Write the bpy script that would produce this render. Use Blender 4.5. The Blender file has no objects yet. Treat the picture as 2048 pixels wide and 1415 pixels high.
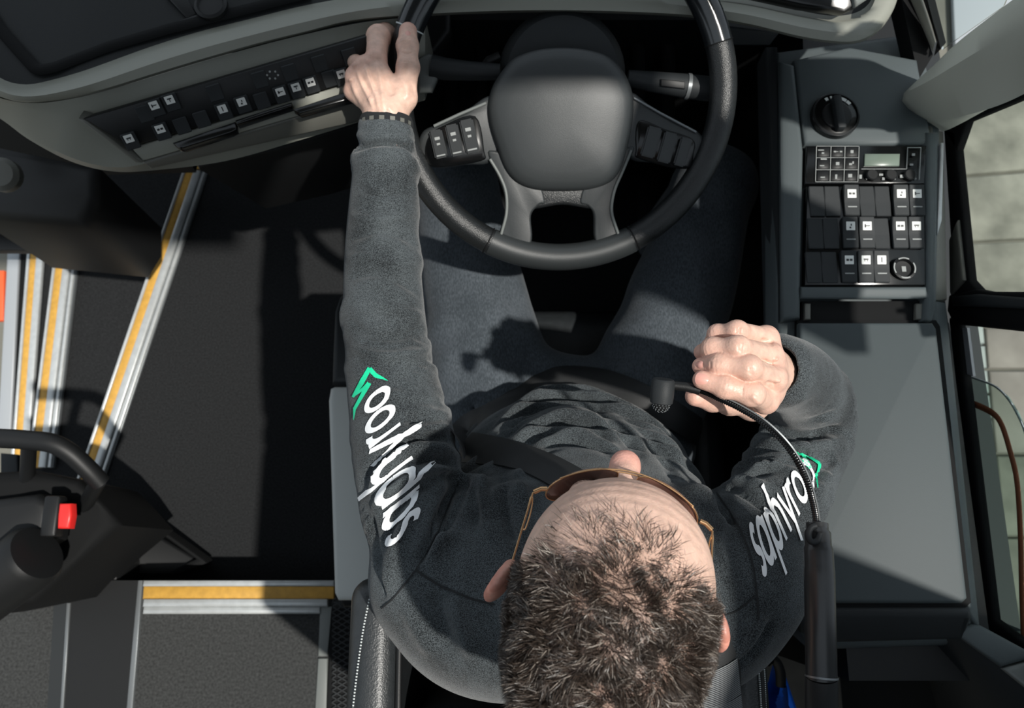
import bpy, bmesh, math, random
import numpy as np
from mathutils import Vector, Matrix
from mathutils.bvhtree import BVHTree

random.seed(7); np.random.seed(7)
SC = bpy.context.scene
COL = SC.collection

# ------------------------------------------------------------------ camera
W, H, F, TILT, ZC = 2048, 1415, 1650.0, math.radians(14.0), 1.95
CAMPOS = Vector((0, 0, ZC))
cam_d = bpy.data.cameras.new('camera'); cam = bpy.data.objects.new('camera', cam_d); COL.objects.link(cam)
cam.location = CAMPOS; cam.rotation_euler = (TILT, 0, 0)
cam_d.sensor_width = 36.0; cam_d.lens = F / W * 36.0; cam_d.clip_start = 0.02
cam_d.dof.use_dof = True; cam_d.dof.focus_distance = 0.80; cam_d.dof.aperture_fstop = 9.0
SC.camera = cam
# ------------------------------------------------------------------ light
world = bpy.data.worlds.new('sky'); SC.world = world; world.use_nodes = True
bg = world.node_tree.nodes['Background']
bg.inputs['Color'].default_value = (0.80, 0.90, 1.0, 1); bg.inputs['Strength'].default_value = 0.72
sun_d = bpy.data.lights.new('sun', 'SUN'); sun = bpy.data.objects.new('sun', sun_d); COL.objects.link(sun)
sun_d.energy = 5.0; sun_d.angle = math.radians(1.2); sun_d.color = (1.0, 0.965, 0.90)
SUNV = Vector((0.38, -0.27, 0.885)).normalized()
sun.rotation_euler = SUNV.to_track_quat('Z', 'Y').to_euler()
SC.view_settings.view_transform = 'Standard'; SC.view_settings.look = 'None'
SC.view_settings.exposure = 0.0; SC.view_settings.gamma = 1.0; SC.view_settings.use_curve_mapping = False

# ------------------------------------------------------------------ helpers
CT, ST = math.cos(TILT), math.sin(TILT)
def ray(u, v):
    rx = u - W / 2; up = H / 2 - v
    return Vector((rx, ST * F + CT * up, -CT * F + ST * up))
def P(u, v, z):
    """the point of the cab that stands at height z behind picture position u, v"""
    r = ray(u, v); return CAMPOS + r * ((z - ZC) / r.z)
def PPM(u, v, z):            # pixels per metre there
    r = ray(u, v); return F / ((z - ZC) / r.z * F)

def s2l(c):
    return tuple(((x / 255 / 12.92) if x <= 10 else ((x / 255 + 0.055) / 1.055) ** 2.4) for x in c)
MATS = {}
def mat(name, rgb, rough=0.5, metal=0.0, var=0.0, vscale=20, bump=0.0, bscale=200, spec=0.5, rgb2=None, attr=None, trans=0, alpha=1, sheen=0, coat=0, detail=4, emit=None):
    m = bpy.data.materials.new(name); m.use_nodes = True
    nt = m.node_tree; b = nt.nodes['Principled BSDF']; N = nt.nodes.new; L = nt.links.new
    c = s2l(rgb)
    b.inputs['Base Color'].default_value = (*c, 1)
    b.inputs['Roughness'].default_value = rough; b.inputs['Metallic'].default_value = metal
    b.inputs['Specular IOR Level'].default_value = spec
    if sheen: b.inputs['Sheen Weight'].default_value = sheen; b.inputs['Sheen Roughness'].default_value = 0.5
    if coat: b.inputs['Coat Weight'].default_value = coat; b.inputs['Coat Roughness'].default_value = 0.15
    if trans: b.inputs['Transmission Weight'].default_value = trans; b.inputs['IOR'].default_value = 1.02
    if alpha < 1: b.inputs['Alpha'].default_value = alpha
    if emit: b.inputs['Emission Color'].default_value = (*s2l(emit[0]), 1); b.inputs['Emission Strength'].default_value = emit[1]
    tc = N('ShaderNodeTexCoord')
    if attr:
        a = N('ShaderNodeAttribute'); a.attribute_name = attr; src = a.outputs['Color']
        if var:
            nz = N('ShaderNodeTexNoise'); nz.inputs['Scale'].default_value = vscale; nz.inputs['Detail'].default_value = detail
            L(tc.outputs['Object'], nz.inputs['Vector'])
            mr = N('ShaderNodeMapRange'); mr.inputs[1].default_value = 0.25; mr.inputs[2].default_value = 0.75
            mr.inputs[3].default_value = 1 - var; mr.inputs[4].default_value = 1 + var; L(nz.outputs['Fac'], mr.inputs[0])
            mx = N('ShaderNodeVectorMath'); mx.operation = 'SCALE'; L(src, mx.inputs[0]); L(mr.outputs[0], mx.inputs['Scale']); src = mx.outputs[0]
        L(src, b.inputs['Base Color'])
    elif var or rgb2:
        nz = N('ShaderNodeTexNoise'); nz.inputs['Scale'].default_value = vscale; nz.inputs['Detail'].default_value = detail
        L(tc.outputs['Object'], nz.inputs['Vector'])
        cr = N('ShaderNodeValToRGB'); cr.color_ramp.elements[0].position = 0.3; cr.color_ramp.elements[1].position = 0.7
        c2 = s2l(rgb2) if rgb2 else tuple(min(1, x * (1 + var)) for x in c)
        c1 = c if rgb2 else tuple(x * (1 - var) for x in c)
        cr.color_ramp.elements[0].color = (*c1, 1); cr.color_ramp.elements[1].color = (*c2, 1)
        L(nz.outputs['Fac'], cr.inputs['Fac']); L(cr.outputs['Color'], b.inputs['Base Color'])
    if bump:
        nb = N('ShaderNodeTexNoise'); nb.inputs['Scale'].default_value = bscale; nb.inputs['Detail'].default_value = 3
        L(tc.outputs['Object'], nb.inputs['Vector'])
        bp = N('ShaderNodeBump'); bp.inputs['Strength'].default_value = bump; bp.inputs['Distance'].default_value = 0.002
        L(nb.outputs['Fac'], bp.inputs['Height']); L(bp.outputs['Normal'], b.inputs['Normal'])
    MATS[name] = m
    return m

def link(name, me, m=None, parent=None, smooth=False):
    o = bpy.data.objects.new(name, me); COL.objects.link(o)
    if m is not None:
        for mm in (m if isinstance(m, (list, tuple)) else [m]): me.materials.append(MATS[mm] if isinstance(mm, str) else mm)
    if smooth and len(me.polygons): me.polygons.foreach_set('use_smooth', [True] * len(me.polygons))
    if parent is not None:
        o.parent = parent
        if parent.parent is None: o.matrix_parent_inverse = Matrix.Translation(-parent.location)
    return o
def tag(o, label=None, cat=None, group=None, kind=None):
    if label: o['label'] = label
    if cat: o['category'] = cat
    if group: o['group'] = group
    if kind: o['kind'] = kind
    return o
def thing(name, loc, label, cat, group=None, kind=None):
    o = bpy.data.objects.new(name, None); COL.objects.link(o); o.location = loc; o.empty_display_size = 0.05
    return tag(o, label, cat, group, kind)
def bm_mesh(bm, name):
    bmesh.ops.recalc_face_normals(bm, faces=bm.faces[:])
    me = bpy.data.meshes.new(name); bm.to_mesh(me); bm.free(); return me
def auto_smooth(me, ang=40):
    me.polygons.foreach_set('use_smooth', [True] * len(me.polygons))
    try: me.set_sharp_from_angle(angle=math.radians(ang))
    except Exception: pass

def prism(name, pts, thick, m, parent=None, bevel=0.0, seg=2, direction=None, smooth=True):
    """closed outline pts (top) given thickness along direction (default: away from its own upward normal)"""
    bm = bmesh.new()
    pts = [Vector(p) for p in pts]
    n = Vector((0, 0, 0))
    for i in range(len(pts)): n += (pts[i] - pts[0]).cross(pts[(i + 1) % len(pts)] - pts[0])
    n.normalize()
    if n.z < 0: n = -n
    d = Vector(direction).normalized() if direction is not None else -n
    top = [bm.verts.new(p) for p in pts]; bot = [bm.verts.new(p + d * thick) for p in pts]
    tf = bm.faces.new(top); bm.faces.new(bot[::-1])
    for i in range(len(pts)):
        j = (i + 1) % len(pts); bm.faces.new((top[j], top[i], bot[i], bot[j]))
    bmesh.ops.recalc_face_normals(bm, faces=bm.faces[:])
    if bevel:
        tset = set(top)
        ed = [e for e in bm.edges if all(v in tset for v in e.verts)]
        bmesh.ops.bevel(bm, geom=ed, offset=bevel, segments=seg, affect='EDGES', profile=0.5, clamp_overlap=True)
    me = bm_mesh(bm, name)
    if smooth: auto_smooth(me, 50)
    return link(name, me, m, parent)

def box(name, c, s, m, parent=None, rot=None, bevel=0.0, seg=2):
    bm = bmesh.new(); bmesh.ops.create_cube(bm, size=1)
    for v in bm.verts: v.co = Vector((v.co.x * s[0], v.co.y * s[1], v.co.z * s[2]))
    if bevel: bmesh.ops.bevel(bm, geom=bm.edges[:], offset=bevel, segments=seg, affect='EDGES', profile=0.5, clamp_overlap=True)
    M = Matrix.Translation(Vector(c)) @ (rot.to_4x4() if rot is not None else Matrix.Identity(4))
    bm.transform(M)
    me = bm_mesh(bm, name); auto_smooth(me, 45)
    return link(name, me, m, parent)

def catmull(pts, n=8, closed=False):
    pts = [Vector(p) for p in pts]; out = []; k = len(pts)
    rng = k if closed else k - 1
    for i in range(rng):
        if closed: p0, p1, p2, p3 = pts[(i - 1) % k], pts[i], pts[(i + 1) % k], pts[(i + 2) % k]
        else: p0, p1, p2, p3 = pts[max(i - 1, 0)], pts[i], pts[i + 1], pts[min(i + 2, k - 1)]
        for j in range(n):
            t = j / n
            out.append(0.5 * ((2 * p1) + (-p0 + p2) * t + (2 * p0 - 5 * p1 + 4 * p2 - p3) * t * t + (-p0 + 3 * p1 - 3 * p2 + p3) * t ** 3))
    if not closed: out.append(pts[-1].copy())
    return out
def resample(pts, n):
    pts = [Vector(p) for p in pts]; L = [0]
    for a, b in zip(pts, pts[1:]): L.append(L[-1] + (b - a).length)
    out = []; j = 0
    for i in range(n):
        s = L[-1] * i / (n - 1)
        while j < len(L) - 2 and L[j + 1] < s: j += 1
        t = (s - L[j]) / max(1e-9, L[j + 1] - L[j]); out.append(pts[j].lerp(pts[j + 1], min(1, t)))
    return out

def tube_mesh(path, radii, seg=12, closed=False, cap=True, squash=None):
    bm = bmesh.new(); path = [Vector(p) for p in path]; n = len(path)
    if not hasattr(radii, '__len__'): radii = [radii] * n
    rings = []; prev = None
    for i, p in enumerate(path):
        if closed: t = path[(i + 1) % n] - path[(i - 1) % n]
        else: t = path[min(i + 1, n - 1)] - path[max(i - 1, 0)]
        t.normalize()
        if prev is None:
            a = Vector((0, 0, 1)) if abs(t.z) < 0.9 else Vector((1, 0, 0))
            prev = (a - t * a.dot(t)).normalized()
        prev = (prev - t * prev.dot(t)).normalized(); b = t.cross(prev)
        sa, sb = squash if squash else (1, 1)
        rings.append([bm.verts.new(p + (prev * math.cos(2 * math.pi * k / seg) * sa + b * math.sin(2 * math.pi * k / seg) * sb) * radii[i]) for k in range(seg)])
    for i in range(n if closed else n - 1):
        r0, r1 = rings[i], rings[(i + 1) % n]
        for k in range(seg): bm.faces.new((r0[k], r0[(k + 1) % seg], r1[(k + 1) % seg], r1[k]))
    if cap and not closed: bm.faces.new(rings[0][::-1]); bm.faces.new(rings[-1])
    return bm
def tube(name, path, radii, m, parent=None, seg=12, closed=False, squash=None):
    me = bm_mesh(tube_mesh(path, radii, seg, closed, True, squash), name); auto_smooth(me, 50); return link(name, me, m, parent)

def frame_from(n, xhint):
    n = Vector(n).normalized(); x = Vector(xhint); x = (x - n * x.dot(n)).normalized(); y = n.cross(x)
    return Matrix((x, y, n)).transposed()
def lathe(name, prof, c, n, m, parent=None, seg=32, xhint=(1, 0, 0)):
    """prof: (radius, height) pairs along the axis n from c"""
    R = frame_from(n, xhint); bm = bmesh.new(); rings = []
    for r, h in prof:
        if r < 1e-6: rings.append([bm.verts.new(Vector(c) + R @ Vector((0, 0, h)))])
        else: rings.append([bm.verts.new(Vector(c) + R @ Vector((r * math.cos(2 * math.pi * k / seg), r * math.sin(2 * math.pi * k / seg), h))) for k in range(seg)])
    for a, b in zip(rings, rings[1:]):
        for k in range(seg):
            k2 = (k + 1) % seg
            if len(a) == 1 and len(b) == 1: continue
            if len(a) == 1: bm.faces.new((a[0], b[k], b[k2]))
            elif len(b) == 1: bm.faces.new((a[k], a[k2], b[0]))
            else: bm.faces.new((a[k], a[k2], b[k2], b[k]))
    if len(rings[0]) > 1: bm.faces.new(rings[0][::-1])
    if len(rings[-1]) > 1: bm.faces.new(rings[-1])
    me = bm_mesh(bm, name); auto_smooth(me, 40); return link(name, me, m, parent)
def loft(name, rows, m, parent=None, closed=False, n=64, smoothang=60, curve=True):
    """rows of 3-D points: skin between them; closed joins the last row to the first"""
    R = [resample(catmull(r, 6) if curve else r, n) for r in rows]
    bm = bmesh.new(); V = [[bm.verts.new(p) for p in r] for r in R]
    k = len(V)
    for i in range(k if closed else k - 1):
        a, b = V[i], V[(i + 1) % k]
        for j in range(n - 1): bm.faces.new((a[j], a[j + 1], b[j + 1], b[j]))
    if closed:
        bm.faces.new([r[0] for r in V]); bm.faces.new([r[-1] for r in V][::-1])
    me = bm_mesh(bm, name); auto_smooth(me, smoothang); return link(name, me, m, parent)
def pix(rows): return [P(*r) for r in rows]

class Quad:
    """a flat-ish panel given by four picture corners with heights; s to the right, t downward"""
    def __init__(s, a, b, c, d): s.c = [P(*q) for q in (a, b, c, d)]
    def at(s, u, v, h=0.0):
        a, b, c, d = s.c
        p = (a.lerp(b, u)).lerp(d.lerp(c, u), v); return p + s.n() * h
    def n(s):
        n = (s.c[1] - s.c[0]).cross(s.c[3] - s.c[0]); n.normalize(); return n if n.z > 0 else -n
    def rot(s):
        x = (s.c[1] - s.c[0]).normalized(); n = s.n(); return Matrix((x, n.cross(x), n)).transposed()
    def rect(s, u0, v0, u1, v1, h): return [s.at(u0, v0, h), s.at(u1, v0, h), s.at(u1, v1, h), s.at(u0, v1, h)]

# ------------------------------------------------------------------ implicit surfaces (numpy)
class Field:
    def __init__(s, lo, hi, h):
        s.lo = np.array(lo, np.float32); s.h = h
        n = np.ceil((np.array(hi) - np.array(lo)) / h).astype(int) + 1
        ax = [s.lo[i] + h * np.arange(n[i], dtype=np.float32) for i in range(3)]
        s.X, s.Y, s.Z = np.meshgrid(*ax, indexing='ij'); s.D = np.full(s.X.shape, 1.0, np.float32)
    def cone(s, a, b, r1, r2):
        a = np.array(a, np.float32); b = np.array(b, np.float32); ba = b - a; l2 = float((ba * ba).sum()) + 1e-12
        t = np.clip(((s.X - a[0]) * ba[0] + (s.Y - a[1]) * ba[1] + (s.Z - a[2]) * ba[2]) / l2, 0, 1)
        return np.sqrt((s.X - a[0] - t * ba[0]) ** 2 + (s.Y - a[1] - t * ba[1]) ** 2 + (s.Z - a[2] - t * ba[2]) ** 2) - (r1 + (r2 - r1) * t)
    def ell(s, c, r, R=None):
        x, y, z = s.X - c[0], s.Y - c[1], s.Z - c[2]
        if R is not None:
            R = np.array(R, np.float32)     # columns: local axes
            x, y, z = (x * R[0][0] + y * R[1][0] + z * R[2][0], x * R[0][1] + y * R[1][1] + z * R[2][1], x * R[0][2] + y * R[1][2] + z * R[2][2])
        k0 = np.sqrt((x / r[0]) ** 2 + (y / r[1]) ** 2 + (z / r[2]) ** 2)
        k1 = np.sqrt((x / r[0] ** 2) ** 2 + (y / r[1] ** 2) ** 2 + (z / r[2] ** 2) ** 2) + 1e-9
        return k0 * (k0 - 1) / k1
    def add(s, d, k=0.0):
        s.D = smin(s.D, d, k)
    def cut(s, d, k=0.004): s.D = -smin(-s.D, d, k)
def smin(a, b, k):
    if k <= 0: return np.minimum(a, b)
    h = np.clip(0.5 + 0.5 * (b - a) / k, 0, 1); return b + (a - b) * h - k * h * (1 - h)
def nets(f):
    D = f.D; S = D < 0; nx, ny, nz = D.shape
    c = np.zeros((nx - 1, ny - 1, nz - 1), np.int8)
    for i in (0, 1):
        for j in (0, 1):
            for k in (0, 1): c += S[i:nx - 1 + i, j:ny - 1 + j, k:nz - 1 + k]
    act = (c > 0) & (c < 8); I = np.argwhere(act)
    idx = np.full(act.shape, -1, np.int64); idx[act] = np.arange(len(I))
    acc = np.zeros((len(I), 3), np.float64); cnt = np.zeros(len(I))
    cor = [(i, j, k) for i in (0, 1) for j in (0, 1) for k in (0, 1)]
    val = {q: D[I[:, 0] + q[0], I[:, 1] + q[1], I[:, 2] + q[2]].astype(np.float64) for q in cor}
    for q in cor:
        for ax in range(3):
            if q[ax] == 0:
                q2 = list(q); q2[ax] = 1; q2 = tuple(q2); a, b = val[q], val[q2]
                m = (a < 0) != (b < 0); t = np.zeros(len(I)); t[m] = a[m] / (a[m] - b[m])
                p = np.array(q, float)[None].repeat(len(I), 0); p[:, ax] += t
                acc[m] += p[m]; cnt[m] += 1
    V = (I + acc / cnt[:, None]) * f.h + f.lo
    faces = []
    for ax in range(3):
        o1, o2 = [(1, 2), (2, 0), (0, 1)][ax]
        A = np.moveaxis(S, (ax, o1, o2), (0, 1, 2)); X = np.moveaxis(idx, (ax, o1, o2), (0, 1, 2))
        e = A[:-1, 1:-1, 1:-1] != A[1:, 1:-1, 1:-1]; K = np.argwhere(e)
        if not len(K): continue
        i, j, k = K[:, 0], K[:, 1] + 1, K[:, 2] + 1
        q = np.stack([X[i, j - 1, k - 1], X[i, j, k - 1], X[i, j, k], X[i, j - 1, k]], 1)
        flip = ~A[i, j, k]; q[flip] = q[flip][:, ::-1]; faces.append(q)
    Fc = np.concatenate(faces); Fc = Fc[(Fc >= 0).all(1)]
    return V, Fc
def np_mesh(name, V, Fc):
    me = bpy.data.meshes.new(name)
    me.vertices.add(len(V)); me.vertices.foreach_set('co', np.asarray(V, np.float32).ravel())
    n = len(Fc); w = Fc.shape[1]
    me.loops.add(n * w); me.loops.foreach_set('vertex_index', np.asarray(Fc, np.int32).ravel())
    me.polygons.add(n); me.polygons.foreach_set('loop_start', np.arange(0, n * w, w, dtype=np.int32))
    me.polygons.foreach_set('use_smooth', np.ones(n, bool))
    me.update(calc_edges=True); me.validate(); return me
def relax(V, Fc, it=2, f=0.5):
    for _ in range(it):
        acc = np.zeros_like(V); cnt = np.zeros(len(V))
        for a in range(4):
            i, j = Fc[:, a], Fc[:, (a + 1) % 4]
            np.add.at(acc, i, V[j]); np.add.at(cnt, i, 1); np.add.at(acc, j, V[i]); np.add.at(cnt, j, 1)
        V = V + f * (acc / np.maximum(cnt, 1)[:, None] - V)
    return V
def color_attr(me, C, name='tint'):
    a = me.color_attributes.new(name, 'FLOAT_COLOR', 'POINT')
    C = np.concatenate([C, np.ones((len(C), 1))], 1).astype(np.float32); a.data.foreach_set('color', C.ravel())
def sst(x, a, b):
    t = np.clip((x - a) / (b - a), 0, 1); return t * t * (3 - 2 * t)

def project(V):
    """picture position of world points"""
    x = V[:, 0]; y = V[:, 1]; z = V[:, 2] - ZC
    dep = y * ST - z * CT; upc = y * CT + z * ST
    return W / 2 + F * x / dep, H / 2 - F * upc / dep, dep
def vnormals(V, Fc):
    n = np.cross(V[Fc[:, 2]] - V[Fc[:, 0]], V[Fc[:, 3]] - V[Fc[:, 1]]); N_ = np.zeros_like(V)
    for k in range(4): np.add.at(N_, Fc[:, k], n)
    return N_ / np.maximum(np.linalg.norm(N_, axis=1), 1e-12)[:, None]
def sculpt(V, Fc, strokes, gain=1.0):
    """press creases (depth < 0) and raise ridges (> 0) along lines traced on the cloth"""
    for (px, w, dep) in strokes:
        dep *= gain
        N_ = vnormals(V, Fc); u, v, d_ = project(V)
        view = V - np.array([0, 0, ZC]); view /= np.linalg.norm(view, axis=1)[:, None]
        fac = -(N_ * view).sum(1)
        pts = [(q.x, q.y) for q in catmull([Vector((a, b, 0)) for a, b in px], 6)]
        L = [0]
        for a, b in zip(pts, pts[1:]): L.append(L[-1] + math.hypot(b[0] - a[0], b[1] - a[1]))
        sel = (u > min(p[0] for p in pts) - 4 * w) & (u < max(p[0] for p in pts) + 4 * w) & (v > min(p[1] for p in pts) - 4 * w) & (v < max(p[1] for p in pts) + 4 * w) & (fac > 0.10)
        I = np.nonzero(sel)[0]; best = np.full(len(I), 1e9); bs = np.zeros(len(I))
        for i in range(len(pts) - 1):
            a, b = pts[i], pts[i + 1]; ex, ey = b[0] - a[0], b[1] - a[1]; l2 = ex * ex + ey * ey + 1e-9
            t = np.clip(((u[I] - a[0]) * ex + (v[I] - a[1]) * ey) / l2, 0, 1)
            dd = np.hypot(u[I] - a[0] - t * ex, v[I] - a[1] - t * ey); m = dd < best
            best = np.where(m, dd, best); bs = np.where(m, L[i] + t * (L[i + 1] - L[i]), bs)
        tp = np.clip(np.minimum(bs / L[-1], 1 - bs / L[-1]) / .22, 0, 1); tp = .15 + .85 * tp * (2 - tp)
        g = dep * np.exp(-(best / w) ** 2) * tp * np.clip((fac[I] - .1) * 2.2, 0, 1)
        V = V.copy(); V[I] += N_[I] * g[:, None]
    return V

# ------------------------------------------------------------------ materials
mat('carpet', (36, 37, 38), 0.95, var=0.35, vscale=260, bump=0.8, bscale=500, spec=0.1)
mat('carpet_aisle', (58, 59, 59), 0.95, var=0.35, vscale=200, bump=0.9, bscale=420, spec=0.1)
mat('black_plastic', (20, 21, 22), 0.5, spec=.35, bump=0.08, bscale=900)
mat('black_rubber', (14, 15, 16), 0.8, spec=.2)
mat('dark_plastic', (38, 41, 43), 0.6, spec=.3, bump=0.1, bscale=900)
mat('gloss_black', (10, 11, 12), 0.22)
mat('console_grey', (72, 79, 81), 0.58, spec=.35, bump=0.06, bscale=800)
mat('panel_grey', (104, 108, 106), 0.5, bump=0.06, bscale=700)
mat('light_trim', (132, 133, 124), 0.5, bump=0.05, bscale=700)
mat('pod_grey', (96, 96, 90), 0.5, bump=0.05, bscale=700)
mat('aluminium', (186, 189, 189), 0.32, metal=0.35, var=0.08, vscale=60)
mat('lid_grey', (62, 69, 71), 0.58, spec=.3, bump=.06, bscale=800)
mat('box_grey', (178, 181, 178), 0.5, bump=.06, bscale=700)
mat('tube_gloss', (44, 45, 46), .3)
mat('pillar_trim', (188, 189, 177), 0.5, bump=.05, bscale=700)
mat('dull_metal', (120, 124, 126), 0.4, metal=0.5)
mat('yellow_strip', (190, 145, 62), 0.6, var=0.12, vscale=80)
mat('leather', (38, 41, 43), 0.36, var=0.15, vscale=90, bump=0.25, bscale=500)
mat('thread', (190, 196, 196), 0.6)
mat('white_mark', (215, 217, 214), 0.5)
mat('dim_mark', (140, 143, 142), 0.5)
mat('glyph', (38, 40, 42), 0.5)
mat('display', (104, 116, 106), 0.3)
mat('red_plastic', (225, 45, 42), 0.4)
mat('blue_cloth', (24, 110, 235), 0.6, var=0.15, vscale=30)
mat('brown_seal', (150, 88, 62), 0.55)
mat('concrete', (92, 91, 84), 0.9, rgb2=(120, 118, 108), vscale=3.2, bump=0.4, bscale=30, detail=9)
mat('kerb', (140, 146, 142), 0.85, var=0.08, vscale=12)
mat('glass_tint', (235, 242, 240), 0.03, trans=1.0)
mat('glass_smoke', (200, 214, 208), 0.04, trans=1.0)
mat('chrome', (160, 155, 150), 0.2, metal=0.9)
mat('orange', (225, 90, 45), 0.6)
mat('white_paint', (150, 154, 158), 0.4)

def structure(o): o['kind'] = 'structure'; return o

# ------------------------------------------------------------------ ground outside
structure(prism('ground', [(-9, -9, -0.9), (9, -9, -0.9), (9, 9, -0.9), (-9, 9, -0.9)], 0.2, 'concrete'))
kerb = thing('kerb', P(1960, 950, -0.89), 'pale kerb line of small setts on the pavement outside the driver window', 'kerb')
kq = [P(1938, 640, -0.86), P(1966, 640, -0.86), P(2030, 1330, -0.86), P(2000, 1330, -0.86)]
for i in range(13):
    a, b = i / 13 + 0.004, (i + 1) / 13 - 0.004
    prism('kerb_stone', [kq[0].lerp(kq[3], a), kq[1].lerp(kq[2], a), kq[1].lerp(kq[2], b), kq[0].lerp(kq[3], b)], 0.05, 'kerb', kerb, bevel=0.004, seg=1)
# flagstones seen through the driver's windows
flag_defs = [((1895, 180), (2140, 150), (2150, 330), (1905, 350)), ((1905, 356), (2150, 336), (2160, 470), (1915, 482)), ((1915, 488), (2160, 476), (2170, 640), (1925, 650)),
             ((1972, 655), (2200, 655), (2200, 735), (1978, 735)), ((1979, 741), (2200, 741), (2200, 905), (1994, 905)), ((1995, 911), (2200, 911), (2200, 1070), (2010, 1070)), ((2012, 1076), (2200, 1076), (2220, 1330), (2030, 1330))]
flags = thing('pavement_slabs', P(2030, 600, -0.9), 'weathered concrete paving slabs outside the right side windows', 'pavement')
mat('slab_a', (96, 95, 86), 0.9, rgb2=(140, 138, 126), vscale=7, bump=0.4, bscale=30, detail=9)
mat('slab_b', (112, 106, 99), 0.9, rgb2=(142, 136, 128), vscale=6, bump=0.3, bscale=30, detail=9)
for i, q in enumerate(flag_defs):
    prism('paving_slab', [P(a, b, -0.875 + 0.002 * (i % 3)) for a, b in q], 0.04, 'slab_b' if i in (3, 4) else 'slab_a', flags, bevel=0.006, seg=1)

# ------------------------------------------------------------------ floor, steps
FZ = 0.0
A = P(382, 335, FZ); B = P(150, 985, FZ)
floor_pts = [A + (A - B) * 0.55, A, B, B + (B - A) * 0.35, Vector((-0.95, -0.35, 0)), Vector((0.72, -0.35, 0)), Vector((0.72, 1.55, 0))]
structure(prism('floor', floor_pts, 0.16, 'carpet'))
structure(prism('trim_1', [P(375, 340, -0.02), P(160, 940, -0.02), P(160, 940, -0.2), P(375, 340, -0.2)], 0.006, 'black_plastic'))
E = thing('entry_step', P(180, 700, -0.22), 'black carpeted entry step below the long yellow edged floor nosing', 'step', 'entry steps')
prism('tread', [P(440, 180, -0.22), P(120, 300, -0.22), P(92, 900, -0.22), P(60, 1080, -0.22), P(330, 1080, -0.22)], 0.14, 'carpet', E)
E2 = thing('entry_step', P(70, 700, -0.42), 'narrow lower entry step at the left edge beside the door', 'step', 'entry steps')
prism('tread', [P(190, 400, -0.42), P(88, 430, -0.42), P(48, 900, -0.42), P(40, 1000, -0.42), P(190, 1000, -0.42)], 0.14, 'carpet', E2)

def nosing(px0, px1, z, bands, label, wscale=1.0, thick=0.012):
    """bands: (offset0, offset1, material, rise) measured in pixels to the right of the edge px0 > px1"""
    a, b = P(*px0, z), P(*px1, z)
    t = thing('step_nosing', (a + b) / 2, label, 'step edge', 'metal step nosings')
    side = Vector((0, 0, 1)).cross(b - a).normalized()
    for (o0, o1, m, rise, nm) in bands:
        k = 1.0 / PPM((px0[0] + px1[0]) / 2, (px0[1] + px1[1]) / 2, z) * wscale
        s = side
        up = Vector((0, 0, rise))
        prism(nm, [a + s * o0 * k + up, b + s * o0 * k + up, b + s * o1 * k + up, a + s * o1 * k + up], thick, m, t, bevel=0.0015, seg=1)
    return t
NB = [(-2, 4, 'aluminium', 0.010, 'edge_rail'), (4, 21, 'yellow_strip', 0.007, 'yellow_insert'), (21, 36, 'aluminium', 0.012, 'ribbed_rail'), (36, 39, 'dull_metal', 0.006, 'groove'), (39, 46, 'aluminium', 0.009, 'ribbed_rail'), (46, 49, 'dull_metal', 0.005, 'groove')]
nosing((372, 338), (150, 985), 0.0, NB, 'long silver and yellow step nosing running diagonally along the carpeted cab floor')
nosing((121, 444), (60, 935), -0.21, NB, 'silver and yellow nosing of the middle entry step, left of the long one', 0.95)
nosing((62, 470), (26, 930), -0.41, [(-2, 4, 'aluminium', 0.010, 'edge_rail'), (4, 18, 'yellow_strip', 0.007, 'yellow_insert'), (18, 32, 'aluminium', 0.012, 'ribbed_rail')], 'silver and yellow nosing of the lowest entry step near the door')
# short return of the long nosing under the dash
ra, rb = P(372, 338, 0.01), P(384, 250, 0.01)
rn = thing('step_nosing', ra, 'short end piece of yellow nosing tucked under the left dash', 'step edge', 'metal step nosings')
for o0, o1, m, nm in ((-3, 2, 'aluminium', 'edge_rail'), (2, 26, 'yellow_strip', 'yellow_insert'), (26, 34, 'dull_metal', 'ribbed_rail')):
    k = 1 / PPM(380, 320, 0.0)
    prism(nm, [ra + Vector((o0 * k, 0.001, 0)), rb + Vector((o0 * k, 0, 0)), rb + Vector((o1 * k, 0, 0)), ra + Vector((o1 * k, 0.001, 0))], 0.01, m, rn)
# door sill and door leaf at the far left
dl = thing('door_leaf', P(20, 700, -0.5), 'white and silver edge of the open entry door at far left', 'door')
prism('door_edge', [P(14, 505, -0.45), P(38, 505, -0.45), P(20, 880, -0.45), P(-6, 880, -0.45)], 0.05, 'white_paint', dl, bevel=0.004)
prism('door_seal', [P(40, 495, -0.46), P(62, 495, -0.46), P(26, 900, -0.46), P(22, 900, -0.46)], 0.05, 'black_rubber', dl)
sgn = thing('road_sign', P(0, 575, -0.6), 'orange patch outside seen past the entry door', 'sign')
prism('sign_panel', [P(-60, 540, -0.6), P(8, 540, -0.6), P(6, 640, -0.6), P(-60, 640, -0.6)], 0.02, 'orange', sgn, bevel=0.004)
# grab bar/chrome header above the door steps
hb = thing('door_header', P(50, 440, -0.1), 'brushed metal header bar across the top of the entry steps', 'trim bar')
tube('header_bar', [P(-80, 436, -0.10), P(30, 440, -0.10), P(118, 452, -0.10)], 0.028, 'chrome', hb, seg=16)
prism('header_plate', [P(-80, 462, -0.14), P(100, 470, -0.14), P(104, 500, -0.14), P(-80, 498, -0.14)], 0.03, 'black_plastic', hb, bevel=0.004)

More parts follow.
